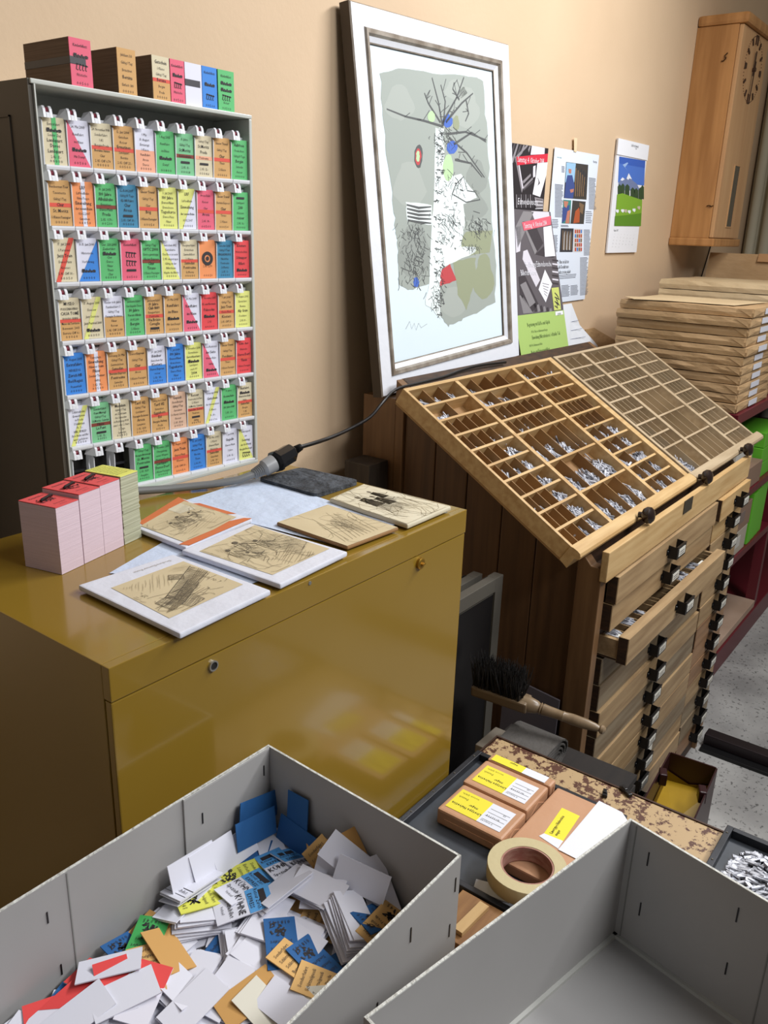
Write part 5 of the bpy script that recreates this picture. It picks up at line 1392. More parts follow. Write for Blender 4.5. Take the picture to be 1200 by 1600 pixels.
def parcel(lab, x0, x1, y0, y1, z0, z1, lx, kind):
    th = thing('wrapped_parcel', lab, 'parcel', ((x0 + x1) / 2, (y0 + y1) / 2, z0), 'brown paper parcels on the tray')
    m = MB(); m.box((x0, y0, z0), (x1, y1, z1)); part(th, 'wrapping', m, [pk_m], bevel=.004)
    m = MB()
    m.prism([(x0 + .006, y0 - .0012, z0 + .003), (x1 - .006, y0 - .0012, z0 + .003), ((x0 + x1) / 2, y0 - .0012, z1 - .006)], (0, .0012, 0))
    part(th, 'folded_flap', m, [pk_m]); m = MB()
    m.prism([(x0 - .0008, y0 + .01, z0 + .004), (x0 - .0008, y1 - .01, z0 + .004), (x0 - .0008, y1 - .014, (z0 + z1) / 2), (x0 - .0008, y0 + .014, (z0 + z1) / 2)], (.001, 0, 0))
    part(th, 'folded_flap', m, [pk_m])
    # label, read from the far side: its top edge faces the camera side bottom
    if kind == 'up':
        S = Surf((lx[1], lx[2], z1 + .0006), (lx[1], lx[3], z1 + .0006), (lx[0], lx[3], z1 + .0006), (lx[0], lx[2], z1 + .0006))
    else:
        S = Surf((lx[1], lx[3], z1 + .0006), (lx[1], lx[2], z1 + .0006), (lx[0], lx[2], z1 + .0006), (lx[0], lx[3], z1 + .0006))
    return th, S


def label_print(th, S, yw):
    """yellow end carries the type name, white end the numbers; text runs along the long side"""
    m = MB(); S.rect(m, 0, 0, yw, 1, 0, 0); S.rect(m, yw, 0, 1, 1, 1, 0)
    part(th, 'label', m, [lab_y, lab_w])
    m = MB()
    return m


L_ = []
for lab, (x0, x1, y0, y1), (l0, l1, m0, m1) in (
        ('brown paper parcel with yellow label, nearest in the row of three', (.926, 1.003, .453, .567), (.938, .990, .464, .560)),
        ('brown paper parcel with yellow label, middle of the row of three', (1.008, 1.083, .455, .572), (1.020, 1.070, .466, .562)),
        ('brown paper parcel with yellow label, last of the three beside the worn paint', (1.086, 1.1075, .454, .572), (1.088, 1.106, .466, .566))):
    z0_, z1_ = zf, .8155
    th, S = parcel(lab, x0, x1, y0, y1, z0_, z1_, (l0, l1, m0, m1), 'a')
    # label axes: text baseline runs from the white end (small y) to the yellow end (large y), letters upright towards -x
    S = Surf((l0, m0, z1_ + .0006), (l0, m1, z1_ + .0006), (l1, m1, z1_ + .0006), (l1, m0, z1_ + .0006))
    S.n = Vector((0, 0, 1))
    m = MB(); m.add([S.pt(.42, 0), S.pt(1, 0), S.pt(1, 1), S.pt(.42, 1)], [(0, 1, 2, 3)], 0); m.add([S.pt(0, 0), S.pt(.42, 0), S.pt(.42, 1), S.pt(0, 1)], [(0, 1, 2, 3)], 1)
    if l1 - l0 > .03:
        def up(a, b): return (a, b)
        S.text(m, 'Linotype Helvetica', .965, .32, .0078, 2, w=.052, align='r', bold=True, off=.0004)
        S.text(m, 'mager', .70, .50, .0070, 2, align='r', bold=True, off=.0004)
        S.text(m, 'Deutsch', .95, .68, .006, 2, align='r', off=.0004); S.text(m, 'm.a.t.e.nr. 12/14 Pt.', .95, .88, .0048, 2, w=.045, align='r', off=.0004)
        S.text(m, 'N r 3 5 7 0 8', .36, .45, .0052, 2, w=.03, align='r', off=.0004)
        for q in range(4): S.line(m, [(.03, .2 + q * .18), (.38, .2 + q * .18)], .0005, 2, .0003)
        S.text(m, 'D. Stempel AG', .38, .16, .004, 2, w=.032, align='r', off=.0004); S.text(m, '1/2', .12, .72, .005, 2, off=.0004)
    else:
        S.text(m, 'mager', .70, .8, .0065, 2, align='r', bold=True, off=.0004)
    part(th, 'label', m, [lab_y, lab_w, lab_k])
# flat parcel beside them
th = thing('flat_parcel', 'wide flat brown paper parcel with a white sheet across it, beside the tape roll', 'parcel', (1.03, .395, zf), 'brown paper parcels on the tray')
m = MB(); m.box((.90, .347, zf), (1.105, .4495, .806)); part(th, 'wrapping', m, [pk_m], bevel=.003)
zt_ = .8066
def pz(x, y): return P(x, y, 'z', zt_)
m = MB()
y_ = [pz(878, 1262), pz(906, 1275), pz(880, 1314), pz(850, 1302)]
m.add(y_, [(0, 3, 2, 1)], 0); w_ = [pz(850, 1302), pz(880, 1314), pz(872, 1326), pz(842, 1306)]; m.add(w_, [(0, 3, 2, 1)], 1)
Sx = Surf(pz(849, 1302), pz(878, 1262), pz(906, 1275), pz(880, 1314)); Sx.n = Vector((0, 0, 1))
Sx.text(m, 'Linotype Helvetica', .08, .38, .0072, 2, w=.05, align='l', bold=True, off=.0004); Sx.text(m, 'mager', .08, .62, .0065, 2, align='l', bold=True, off=.0004)
part(th, 'label', m, [lab_y, lab_w, lab_k])
m = MB(); ws = [pz(936, 1252), pz(972, 1270), pz(985, 1290), pz(905, 1345), pz(872, 1328)]
m.prism([p + Vector((0, 0, .0004)) for p in ws][::-1], (0, 0, .0006)); part(th, 'white_sheet', m, [paper])
# tape roll
tz = .8072
tr = thing('tape_roll', 'roll of beige masking tape lying tilted on the flat brown parcel', 'tape', (.925, .402, tz))
cc = P(824, 1351, 'z', tz + .0235); cc.z = tz; tr.location = cc
m = MB(); m.lathe([(.0550, 0), (.0555, .001), (.0555, .0225), (.0550, .0235), (.0372, .0235), (.0368, .0225), (.0368, .001), (.0372, 0)], cc, (0, 0, 1), 48, closed=True)
part(tr, 'tape', m, [mat('masking_tape', (196, 182, 140), .6, bump=(60, .1))], smooth=True)
m = MB(); m.lathe([(.0366, .0005), (.0366, .0228), (.0345, .0228), (.0345, .0005)], cc, (0, 0, 1), 48, closed=True)
part(tr, 'core', m, [mat('core_red', (150, 96, 84), .6, noise=60, rgb2=(176, 136, 120), stretch=(1, 1, 3))], smooth=True)
m = MB(); pz2 = lambda x, y, z: P(x, y, 'z', z)
m.prism([pz2(739, 1390, .79), pz2(744, 1374, .79), pz2(775, 1382, .795), pz2(800, 1400, .803), pz2(795, 1412, .798), pz2(772, 1406, .791)][::-1], (0, 0, .0008)); single('paper_scrap', m, [paper], 'white paper scrap sticking out under the tape roll', 'paper')
m = MB(); m.box((.735, .30, BZ + .0005), (.818, .452, BZ + .019)); single('wood_board', m, [mat('board_brown', (150, 110, 66), .55, noise=7, rgb2=(122, 84, 48), stretch=(1, 8, 8))], 'small brown wooden board in the gap between the two grey boxes', 'wood', bevel=.001)
p0, p1 = P(764, 1416, 'z', BZ + .026), P(722, 1458, 'z', BZ + .026); d = (p1 - p0); n_ = Vector((-d.y, d.x, 0)).normalized() * -.014
m = MB(); m.prism([p0, p1, p1 + n_, p0 + n_], (0, 0, -.0065)); single('wood_strip', m, [wood_pale], 'thin pale wooden strip lying on the small brown board', 'wood')
# slugs in the second tray
me0 = None; rr = random.Random(31)
SL = []
for (w, l) in ((.0035, .022), (.0045, .026), (.004, .018), (.006, .018)):
    m = MB(); m.obox((0, 0, .0015), (w, l, .003)); SL.append((m.mesh('metal_slug', [lead]), w, l))
placed = 0
SC0 = P(1186, 1378, 'z', BZ + .006)
for k in range(250):
    me, w, l = rr.choice(SL)
    x = min(max(rr.gauss(SC0.x, .045), .90), 1.165); y = min(max(rr.gauss(SC0.y, .048), -.08), .172)
    if x > SC0.x + .03 and y > SC0.y + .03: continue
    o = link('metal_slug', me, None, M=Matrix.Translation((x, y, BZ + .003 + rr.uniform(0, .012) * max(0, 1 - math.hypot(x - SC0.x, y - SC0.y) / .09))) @ Matrix.Rotation(rr.gauss(.5, .5), 4, 'Z') @ Matrix.Rotation(rr.gauss(0, .12), 4, 'X') @ Matrix.Rotation(rr.gauss(0, .2), 4, 'Y'))
    tag(o, 'small grey metal slug among the loose slugs in the right tray', 'type', 'loose metal slugs in the right tray')

# ------------------------------------------------------------------ packing table, grey boxes
PT = .9635
pt = thing('packing_table', 'plain table under the two open grey boxes', 'table', (.05, .2, 0))
m = MB(); m.box((-.42, -.30, PT - .022), (.555, .572, PT)); part(pt, 'table_top', m, [wood_mid], bevel=.002)
for x in (-.40, .51):
    for y in (-.28, .53):
        m = MB(); m.box((x, y, 0), (x + .04, y + .04, PT - .0225)); part(pt, 'leg', m, [wood_mid])


def grey_box(lab, bl, brk, frt, hgt, z0, seams):
    """corners in plan: back left, back right, front right"""
    bl, brk, frt = (Vector((*p, 0)) for p in (bl, brk, frt)); fl_ = bl + frt - brk
    u = (brk - bl).normalized(); v = (frt - brk).normalized(); Z = Vector((0, 0, 1)); T = .0028
    lw = (brk - bl).length; lv = (frt - brk).length
    th = thing('cardboard_box', lab, 'box', ((bl + frt) / 2 + Z * z0), 'open grey boxes in the foreground')
    o = bl + Z * z0

    def bx(m, a0, a1, b0, b1, c0, c1, mi=0):
        q = [o + u * a + v * b for a, b in ((a0, b1), (a1, b1), (a1, b0), (a0, b0))]
        m.hexa([p + Z * c0 for p in q] + [p + Z * c1 for p in q], mi)
    m = MB(); bx(m, 0, lw, 0, lv, 0, T); part(th, 'bottom', m, [grey_board])
    for nm, a in (('back_wall', (0, lw, 0, T)), ('front_wall', (0, lw, lv - T, lv)), ('left_wall', (0, T, T, lv - T)), ('right_wall', (lw - T, lw, T, lv - T))):
        m = MB(); bx(m, *a, T, hgt - .0006, 0); e = .0002
        bx(m, a[0] + e, a[1] - e, a[2] + e, a[3] - e, hgt - .0006, hgt + .0003, 1); part(th, nm, m, [grey_board, board_edge])
    st = []
    for (wall, a, z) in seams:
        m = MB()
        if wall == 'flap': bx(m, a, lw - T, T, T + .0022, T, hgt - .001, 0); bx(m, a, lw - T, T + .0002, T + .002, hgt - .001, hgt, 1); part(th, 'glued_flap', m, [grey_board, board_edge], bevel=.0006)
        elif wall == 'score': bx(m, a, a + .0012, T, T + .0006, T, hgt - .002, 0); part(th, 'score_line', m, [mat('score_grey', (134, 134, 130), .8)])
        elif wall == 'back': bx(m, a, a + .0012, T, T + .0030 if z[2] else T + .0008, z[0], z[1]); part(th, 'staple', m, [black_metal])
        elif wall == 'front': bx(m, a, a + .0012, lv - .0002, lv + .0008, z[0], z[1]); part(th, 'staple', m, [black_metal])
        elif wall == 'right': bx(m, lw - T - .0008, lw - T, a, a + .0012, z[0], z[1]); part(th, 'staple', m, [black_metal])
        elif wall == 'rscore': bx(m, lw - T - .0006, lw - T, a, a + .0012, T, hgt - .002); part(th, 'score_line', m, [mat('score_grey', (134, 134, 130), .8)])
    m = MB(); bx(m, T, lw - T, T, T + .004, T, T + .004); bx(m, lw - T - .004, lw - T, T, lv - T, T, T + .004); part(th, 'inner_seam_tape', m, [mat('seam_tape', (184, 184, 178), .7)])
    return th, o, u, v


X1_ = .573
gb1 = grey_box('open grey cardboard box holding a heap of mixed tickets', (.02, .585), (.573, .576), (.561, .314), .1465, PT, [
    ('flap', .430, 0), ('back', .452, (.105, .118, 1)), ('back', .452, (.060, .073, 1)), ('back', .540, (.115, .128, 1)), ('back', .278, (.105, .117, 0)), ('back', .285, (.040, .052, 0)), ('score', .300, 0),
    ('front', .545, (.110, .126, 0)), ('front', .540, (.060, .075, 0)), ('front', .475, (.105, .121, 0)), ('front', .430, (.06, .075, 0)), ('front', .30, (.1, .115, 0))])
gb2 = grey_box('open empty grey cardboard box at the right front', (.372, .280), (.713, .2107), (.666, -.020), .1465, PT, [
    ('right', .026, (.108, .124, 0)), ('right', .026, (.046, .062, 0)), ('right', .118, (.108, .124, 0)), ('right', .118, (.046, .060, 0)), ('rscore', .15, 0), ('rscore', .009, 0)])

# ------------------------------------------------------------------ loose tickets
HX0, HX1, HY0, HY1 = .03, .5685, .320, .5725
CELL = .003
NX, NY = int((HX1 - HX0) / CELL), int((HY1 - HY0) / CELL)
H = np.zeros((NX, NY)) + PT + .004
gx = HX0 + (np.arange(NX) + .5) * CELL; gy = HY0 + (np.arange(NY) + .5) * CELL
GX, GY = np.meshgrid(gx, gy, indexing='ij')
base = PT + .033 + .006 * np.clip(1 - ((GX - .42) / .25) ** 2, 0, 1) + .010 * np.clip((GX - .44) / .1, 0, 1) + .006 * np.clip((GY - .50) / .07, 0, 1)
H = np.maximum(H, base - .006 + .004 * np.sin(GX * 37) * np.cos(GY * 43))
m = MB(); vs = []; fs = []; st = 4
ii = list(range(0, NX, st)) + [NX - 1]; jj = list(range(0, NY, st)) + [NY - 1]
for i in ii:
    for j in jj: vs.append((gx[i], gy[j], H[i, j] - .0015 - .002 * rnd.random()))
nv = len(vs)
for i in ii:
    for j in jj: vs.append((gx[i], gy[j], PT + .0032))
nj = len(jj)
for i in range(len(ii) - 1):
    for j in range(nj - 1):
        k = i * nj + j; fs += [(k, k + nj, k + nj + 1, k + 1), (nv + k, nv + k + 1, nv + k + nj + 1, nv + k + nj)]
for i in range(len(ii) - 1):
    for j in (0, nj - 1):
        k = i * nj + j; fs.append((k, k + nj, nv + k + nj, nv + k) if j else (k, nv + k, nv + k + nj, k + nj))
for j in range(nj - 1):
    for i in (0, len(ii) - 1):
        k = i * nj + j; fs.append((k, k + 1, nv + k + 1, nv + k) if not i else (k, nv + k, nv + k + 1, k + 1))
m.add(vs, fs); single('buried_tickets', m, [flat((200, 198, 200))], 'mass of buried ticket cards under the loose tickets in the grey box', 'ticket', kind='stuff')
LT, LTH, LTW, LTL = [], .0011, .0305, .0570
tick_cache = {}


def loose_mesh(kind):
    if kind in tick_cache: return tick_cache[kind]
    S = Surf((-LTW / 2, LTL / 2, LTH), (LTW / 2, LTL / 2, LTH), (LTW / 2, -LTL / 2, LTH), (-LTW / 2, -LTL / 2, LTH))
    m = MB(); S.body(m, LTH, 0)
    sp = None
    col = dict(white=(222, 222, 232), tan=(200, 152, 86), blue=(34, 92, 150), cream=(222, 218, 202), yellow=(222, 222, 92), green=(60, 160, 80), red=(224, 222, 232), kuhne=(222, 222, 232), ochre=(214, 170, 104), bluep=(34, 92, 150), spez=(222, 222, 232))
    c2 = (34, 92, 150)
    if kind == 'red': S.poly(m, [(0, 0), (1, 0), (1, .35), (0, .75)], 1); c2 = (226, 72, 70)
    if kind == 'kuhne':
        S.rect(m, 0, 0, 1, .42, 1); c2 = (84, 156, 214)
        S.rect(m, .15, .09, .85, .20, 2, .0005)
        for t, b_, h in (('Retour Zürich', .27, .0055), ('EXPRESS', .39, .006), ('KÜHNE', .60, .0098), ('Spezialbillet', .76, .0060), ('Verkauf', .88, .004)): S.text(m, t, .5, b_, h, 2, w=.86 * S.w, bold=h > .0055)
    if kind == 'spez':
        S.rect(m, .0, .70, 1, .715, 2); S.text(m, 'Spezialbillet', .5, .82, .006, 2, w=.8 * S.w)
        S.rect(m, .0, .88, 1, .89, 2)
    if kind in ('ochre', 'yellow', 'green', 'bluep'):
        for q in range(16):
            a, b_ = .5 + rnd.gauss(0, .12), .72 + rnd.gauss(0, .07); S.line(m, [(a, b_), (a + rnd.uniform(-.15, .15), b_ + rnd.uniform(-.05, .05)), (a + rnd.uniform(-.1, .1), b_ + .05)], .0016, 2)
        S.text(m, '0 1 8 0 4 5', .5, .93, .006, 2, w=.7 * S.w)
        for q in range(4): S.text(m, rnd.choice(['Schlittelgaudi', 'Bergün Preda', 'Einfache Fahrt', 'Sonderfahrt']), .5, .15 + q * .13, .005, 2, w=.8 * S.w)
    me = m.mesh('loose_ticket', [flat(col[kind], .75), flat(c2), ink]); tick_cache[kind] = me
    return me


LOOSE = []


def put(kind, M, lab, group=None):
    LOOSE.append((kind, M, lab, group))


def put_now(kind, M, lab, group=None):
    o = link('loose_ticket', loose_mesh(kind), None, M=M)
    tag(o, lab, 'ticket', group)


GROUPS = dict(white=('blank white ticket card in the heap of the grey box', 'blank white tickets in the heap'), tan=('blank ochre ticket card in the heap of the grey box', 'blank ochre tickets in the heap'),
              blue=('blank blue ticket card in the heap of the grey box', 'blank blue tickets in the heap'), cream=('blank cream ticket card in the heap of the grey box', 'blank cream tickets in the heap'),
              ochre=('ochre printed ticket in the heap of the grey box', 'ochre printed tickets in the heap'), bluep=('dark blue printed ticket in the heap of the grey box', 'blue printed tickets in the heap'))


def drop(kind, x, y, yaw, lab=None, group=None, face=1, slope=1.0, maxs=.38):
    ca, sa = math.cos(yaw), math.sin(yaw)
    # keep inside the box
    ex_ = abs(ca) * LTW / 2 + abs(sa) * LTL / 2; ey_ = abs(sa) * LTW / 2 + abs(ca) * LTL / 2
    x = min(max(x, HX0 + ex_ + .001), HX1 - ex_ - .002); y = min(max(y, HY0 + ey_ + .001), HY1 - ey_ - .001)
    lx = (GX - x) * ca + (GY - y) * sa; ly = -(GX - x) * sa + (GY - y) * ca
    msk = (abs(lx) < LTW / 2) & (abs(ly) < LTL / 2)
    h = H[msk]; A_ = np.c_[GX[msk] - x, GY[msk] - y, np.ones(h.size)]
    s = np.linalg.lstsq(A_, h, rcond=None)[0]
    s[:2] *= slope
    g = math.hypot(s[0], s[1])
    if g > maxs: s[:2] *= maxs / g
    pl = A_[:, 0] * s[0] + A_[:, 1] * s[1]
    z = float(np.quantile(h - pl, .80)) + .0001
    H[msk] = np.maximum(h, pl + z + LTH)
    n = Vector((-s[0], -s[1], 1)).normalized()
    up = Vector((-sa, ca, 0)); yv = (up - n * up.dot(n)).normalized(); xv = yv.cross(n)
    if face < 0: xv = -xv; yv = -yv
    M = Matrix((xv, yv, n)).transposed().to_4x4(); M.translation = Vector((x, y, z))
    if lab is None: lab, group = GROUPS[kind]
    put(kind, M, lab, group)
    return z


rr = random.Random(44)
for k in range(190):
    x = rr.uniform(HX0 + .15, HX1) if k > 45 else rr.uniform(HX0, HX0 + .2); y = rr.uniform(HY0, HY1)
    kind = rr.choices(['white', 'tan', 'bluep', 'cream', 'ochre', 'blue'], [70, 10, 7, 5, 4, 3])[0]
    drop(kind, x, y, rr.uniform(0, 6.28), slope=.8, maxs=.3)


def zz(px, py, z=1.012): return P(px, py, 'z', z)


def hero(kind, c, d, lab=None, group=None, z=1.014, conv=5, face=1):
    """c = middle of the card, d = pixel towards its head, in crop pixels"""
    f_ = (lambda a: (180 + a[0] / 2.5, 1220 + a[1] / 2.5)) if conv == 5 else (lambda a: (a[0] / 4.615, 1300 + a[1] / 4.615))
    a = P(*f_(c), 'z', z); b_ = P(*f_(d), 'z', z); v = b_ - a
    drop(kind, a.x, a.y, math.atan2(-v.x, v.y), lab, group, slope=.9)


# fans and stacks of white cards
for c, d, n, st in (((320, 540), (180, 560), 7, (8, -6)), ((250, 470), (330, 390), 2, (6, -4)), ((760, 440), (690, 400), 5, (8, 6)), ((720, 560), (800, 600), 4, (-8, 6)), ((900, 590), (850, 500), 8, (6, -4)), ((690, 600), (760, 640), 3, (5, 8)),
                   ((480, 640), (470, 560), 4, (8, 4)), ((560, 680), (480, 640), 3, (10, 4)), ((330, 720), (380, 640), 3, (-12, 6)), ((220, 800), (150, 740), 3, (8, -10)), ((440, 780), (500, 700), 3, (-6, 8)), ((580, 520), (620, 460), 4, (6, 6)), ((300, 850), (380, 780), 2, (8, 8)), ((640, 460), (560, 500), 3, (8, -5)), ((680, 760), (620, 740), 4, (6, 6))):
    for k in range(n):
        o = (c[0] + st[0] * k + rr.uniform(-4, 4), c[1] + st[1] * k + rr.uniform(-4, 4)); j = rr.uniform(-8, 8)
        hero('white', o, (d[0] + st[0] * k + j, d[1] + st[1] * k - j))
# coloured cards that stand out
hero('tan', (60, 575), (110, 530), 'plain ochre card lying against the back wall behind the green ticket', z=1.01)
hero('bluep', (10, 640), (60, 690), 'blue printed ticket by the back wall at the far left of the heap', z=1.008)
hero('green', (92, 600), (70, 650), 'green ticket half under the big plain ochre card', z=1.012)
hero('ochre', (120, 730), (110, 660), 'ochre printed ticket peeping out below the big plain ochre card')
hero('yellow', (350, 465), (420, 440), 'yellow ticket with a black figure near the white stack')
hero('yellow', (500, 365), (560, 340), 'yellow ticket mostly under the express ticket')
hero('bluep', (650, 640), (660, 720), 'dark blue ticket standing out in the middle of the heap')
hero('ochre', (720, 720), (660, 690), 'ochre ticket half under the dark blue tickets near the heap centre')
hero('bluep', (790, 705), (870, 765), 'dark blue ticket lying slantwise right of the heap middle')
hero('ochre', (820, 790), (740, 770), 'ochre ticket under the front rim of the ticket box')
hero('tan', (520, 830), (580, 790), 'ochre card beside the cream cards at the front of the heap')
hero('cream', (590, 875), (660, 930), 'larger cream card at the front of the heap')
hero('cream', (750, 855), (830, 850), 'cream card at the front rim of the ticket box')
hero('white', (680, 870), (620, 830), 'white card between the two cream cards')
hero('bluep', (1030, 520), (1110, 460), 'dark blue ticket near the right wall of the ticket box', z=1.02)
hero('ochre', (1048, 530), (985, 600), 'ochre ticket with black figure near the right wall of the ticket box', z=1.03)
hero('kuhne', (500, 500), (580, 480), 'express ticket with blue end, lowest of three in a fan')
hero('kuhne', (640, 340), (600, 290), 'express ticket with blue end, leftmost at the back')
hero('kuhne', (715, 320), (650, 270), 'express ticket with blue end, rightmost at the back')
hero('kuhne', (510, 420), (590, 370), 'express ticket with blue end on top of the fan in the middle')
hero('tan', (205, 648), (150, 575), 'big plain ochre card lying on top at the left of the heap')
for k in range(6): hero('spez', (270 + k * 1.5, 410 - k), (390, 318), 'white ticket with black lines, %s from the bottom of the squared stack' % ORD[k], 'white lined tickets in the squared stack', z=1.016)
for c, d, l in (((620, 990), (540, 940), 'white ticket with red half at the left rear of the red group'), ((220, 1290), (200, 1130), 'white ticket with red half, leftmost of the red group'), ((455, 1250), (600, 1130), 'white ticket with red half, second of the red group'), ((830, 1140), (800, 1000), 'white ticket with red half, topmost of the red group'), ((1040, 1180), (1090, 1080), 'white ticket with red half at the right of the red group')):
    hero('red', c, d, l, conv=7, z=1.01)
hero('white', (770, 980), (900, 960), conv=7, z=1.01)
hero('white', (900, 1200), (760, 1260), conv=7, z=1.01)
hero('white', (560, 1330), (700, 1240), conv=7, z=1.01)


def lean(kind, x, y, z, yaw, tilt, roll, lab, group=None):
    M = Matrix.Translation((x, y, z)) @ Matrix.Rotation(yaw, 4, 'Z') @ Matrix.Rotation(tilt, 4, 'X') @ Matrix.Rotation(roll, 4, 'Z')
    put(kind, M, lab, group)


# cards standing against the walls of the corner
p = P(400, 1262, 'y', .567); lean('blue', p.x, .5630, p.z, 0, math.radians(82), 1.35, 'blue card standing on edge against the back wall in the corner')
p = P(393, 1288, 'y', .560); lean('blue', p.x, .553, p.z - .002, 0, math.radians(75), 1.42, 'blue card leaning on the back wall below the other one')
p = P(470, 1275, 'x', .566); lean('blue', .5610, p.y, p.z, math.radians(-92), math.radians(84), .05, 'blue card standing upright against the right wall near the corner')
p = P(468, 1300, 'x', .560); lean('blue', .556, p.y, p.z - .006, math.radians(-92), math.radians(78), 1.5, 'blue card behind the upright one at the right wall')
for i, (px, py) in enumerate(((300, 1335), (330, 1318), (360, 1305))):
    p = P(px, py, 'y', .560); lean('white', p.x, .560 - .003 * i, p.z - .016, 0, math.radians(70 - 3 * i), 1.50 + .03 * i, GROUPS['white'][0], GROUPS['white'][1])
for i, (px, py, k) in enumerate(((500, 1345, 'tan'), (515, 1335, 'ochre'), (540, 1340, 'white'), (548, 1330, 'tan'), (555, 1362, 'ochre'), (570, 1352, 'white'), (585, 1372, 'white'), (545, 1325, 'white'), (530, 1352, 'tan'))):
    p = P(px, py, 'x', .545); lean(k, .550 - .005 * (i % 3), p.y, p.z - .014, math.radians(-80 + 9 * (i % 4)), math.radians(54 + 7 * (i % 3)), .5 + .45 * (i % 3), {'tan': 'ochre card leaning on the others by the right wall', 'ochre': 'ochre printed ticket leaning among the cards by the right wall', 'white': 'white card leaning on the others by the right wall'}[k], 'cards leaning by the right wall of the ticket box')

print('heap top', float(np.quantile(H[GX > .25], .5)), float(H.max()))
# keep the cards that can be seen; single out the coloured ones by their place
seen = []
for kind, M, lab, group in LOOSE:
    ok = False
    for a in np.linspace(-.45, .45, 6):
        for b_ in np.linspace(-.45, .45, 9):
            q = M @ Vector((a * LTW, b_ * LTL, LTH))
            i_, j_ = int((q.x - HX0) / CELL), int((q.y - HY0) / CELL)
            if not (0 <= i_ < NX and 0 <= j_ < NY) or H[i_, j_] - q.z < .0016: ok = True
    if ok: seen.append([kind, M, lab, group])


def scr(M):
    v = CAM_R.transposed() @ (M.translation - CAM_C)
    return v.x / -v.z


ranks = ORD + ['eleventh', 'twelfth', 'thirteenth', 'fourteenth', 'fifteenth', 'sixteenth', 'seventeenth', 'eighteenth', 'nineteenth', 'twentieth']
for kd, ds in (('tan', 'plain ochre card'), ('bluep', 'dark blue printed ticket'), ('cream', 'blank cream card'), ('ochre', 'ochre printed ticket'), ('blue', 'blank blue card')):
    l_ = sorted([e for e in seen if e[3] == GROUPS[kd][1]], key=lambda e: scr(e[1]))
    for n_, e in enumerate(l_): e[2] = '%s, %s from the left of its kind strewn in the ticket heap' % (ds, ranks[n_] if n_ < 20 else 'last')
n_ = 0
for e in seen:
    if e[3] and e[3].startswith('cards leaning'):
        e[2] = e[2] + ', %s from the corner' % ranks[n_]; n_ += 1
for e in seen: put_now(*e)

# ------------------------------------------------------------------ red shelf and its load
sh = thing('steel_shelf', 'dark red steel shelf unit along the wall with wrapped parcels on top', 'shelf', (3.8, .97, 0))
SX0, SX1, SY0, SY1 = 2.93, 4.78, .71, 1.285
for zt_, th_ in ((1.105, .035), (.765, .03), (.50, .03)):
    m = MB(); m.box((SX0, SY0, zt_ - th_), (SX1, SY1, zt_)); part(sh, 'shelf_board', m, [red_steel], bevel=.002)
m = MB(); m.box((SX0, SY0 - .005, 0), (SX1, SY1, .10)); part(sh, 'plinth', m, [red_steel], bevel=.003)
for x in (SX0, 3.78, SX1 - .04):
    for y in (SY0 + .006, SY1 - .045):
        m = MB(); m.box((x, y, .10), (x + .04, y + .04, 1.07)); part(sh, 'upright', m, [red_steel])
m = MB(); m.box((SX0, SY1 - .004, .10), (SX1, SY1 - .001, 1.07)); part(sh, 'back_panel', m, [red_steel])
m = MB(); m.box((2.975, .713, .1005), (3.775, 1.15, .132)); single('pale_board', m, [mat('board_pale', (178, 152, 132), .6, noise=5, rgb2=(160, 134, 114))], 'wide pale board lying on the plinth of the red shelf', 'board', bevel=.002)


def soft_box(m, x0, x1, y0, y1, z0, z1, seed, amp):
    rr = random.Random(seed); nx, ny = 5, 9; idx = {}
    def vid(i, j, k):
        if (i, j, k) not in idx:
            x = x0 + (x1 - x0) * i / nx; y = y0 + (y1 - y0) * j / ny; z = (z0, (z0 + z1) / 2, z1)[k]
            bul = .0025 if k == 1 else 0
            dx = (-bul if i == 0 else bul if i == nx else 0) + rr.gauss(0, amp * .7); dy = (-bul if j == 0 else bul if j == ny else 0) + rr.gauss(0, amp * .7)
            dz = -abs(rr.gauss(0, amp)) if k == 2 else (abs(rr.gauss(0, amp * .4)) if k == 0 else 0)
            idx[(i, j, k)] = len(vs); vs.append((x + dx, y + dy, z + dz))
        return idx[(i, j, k)]
    vs, fs = [], []
    for i in range(nx):
        for j in range(ny):
            fs.append((vid(i, j, 2), vid(i + 1, j, 2), vid(i + 1, j + 1, 2), vid(i, j + 1, 2))); fs.append((vid(i, j, 0), vid(i, j + 1, 0), vid(i + 1, j + 1, 0), vid(i + 1, j, 0)))
    for k in range(2):
        for i in range(nx):
            fs.append((vid(i, 0, k), vid(i + 1, 0, k), vid(i + 1, 0, k + 1), vid(i, 0, k + 1))); fs.append((vid(i, ny, k), vid(i, ny, k + 1), vid(i + 1, ny, k + 1), vid(i + 1, ny, k)))
        for j in range(ny):
            fs.append((vid(0, j, k), vid(0, j, k + 1), vid(0, j + 1, k + 1), vid(0, j + 1, k))); fs.append((vid(nx, j, k), vid(nx, j + 1, k), vid(nx, j + 1, k + 1), vid(nx, j, k + 1)))
    m.add(vs, fs)


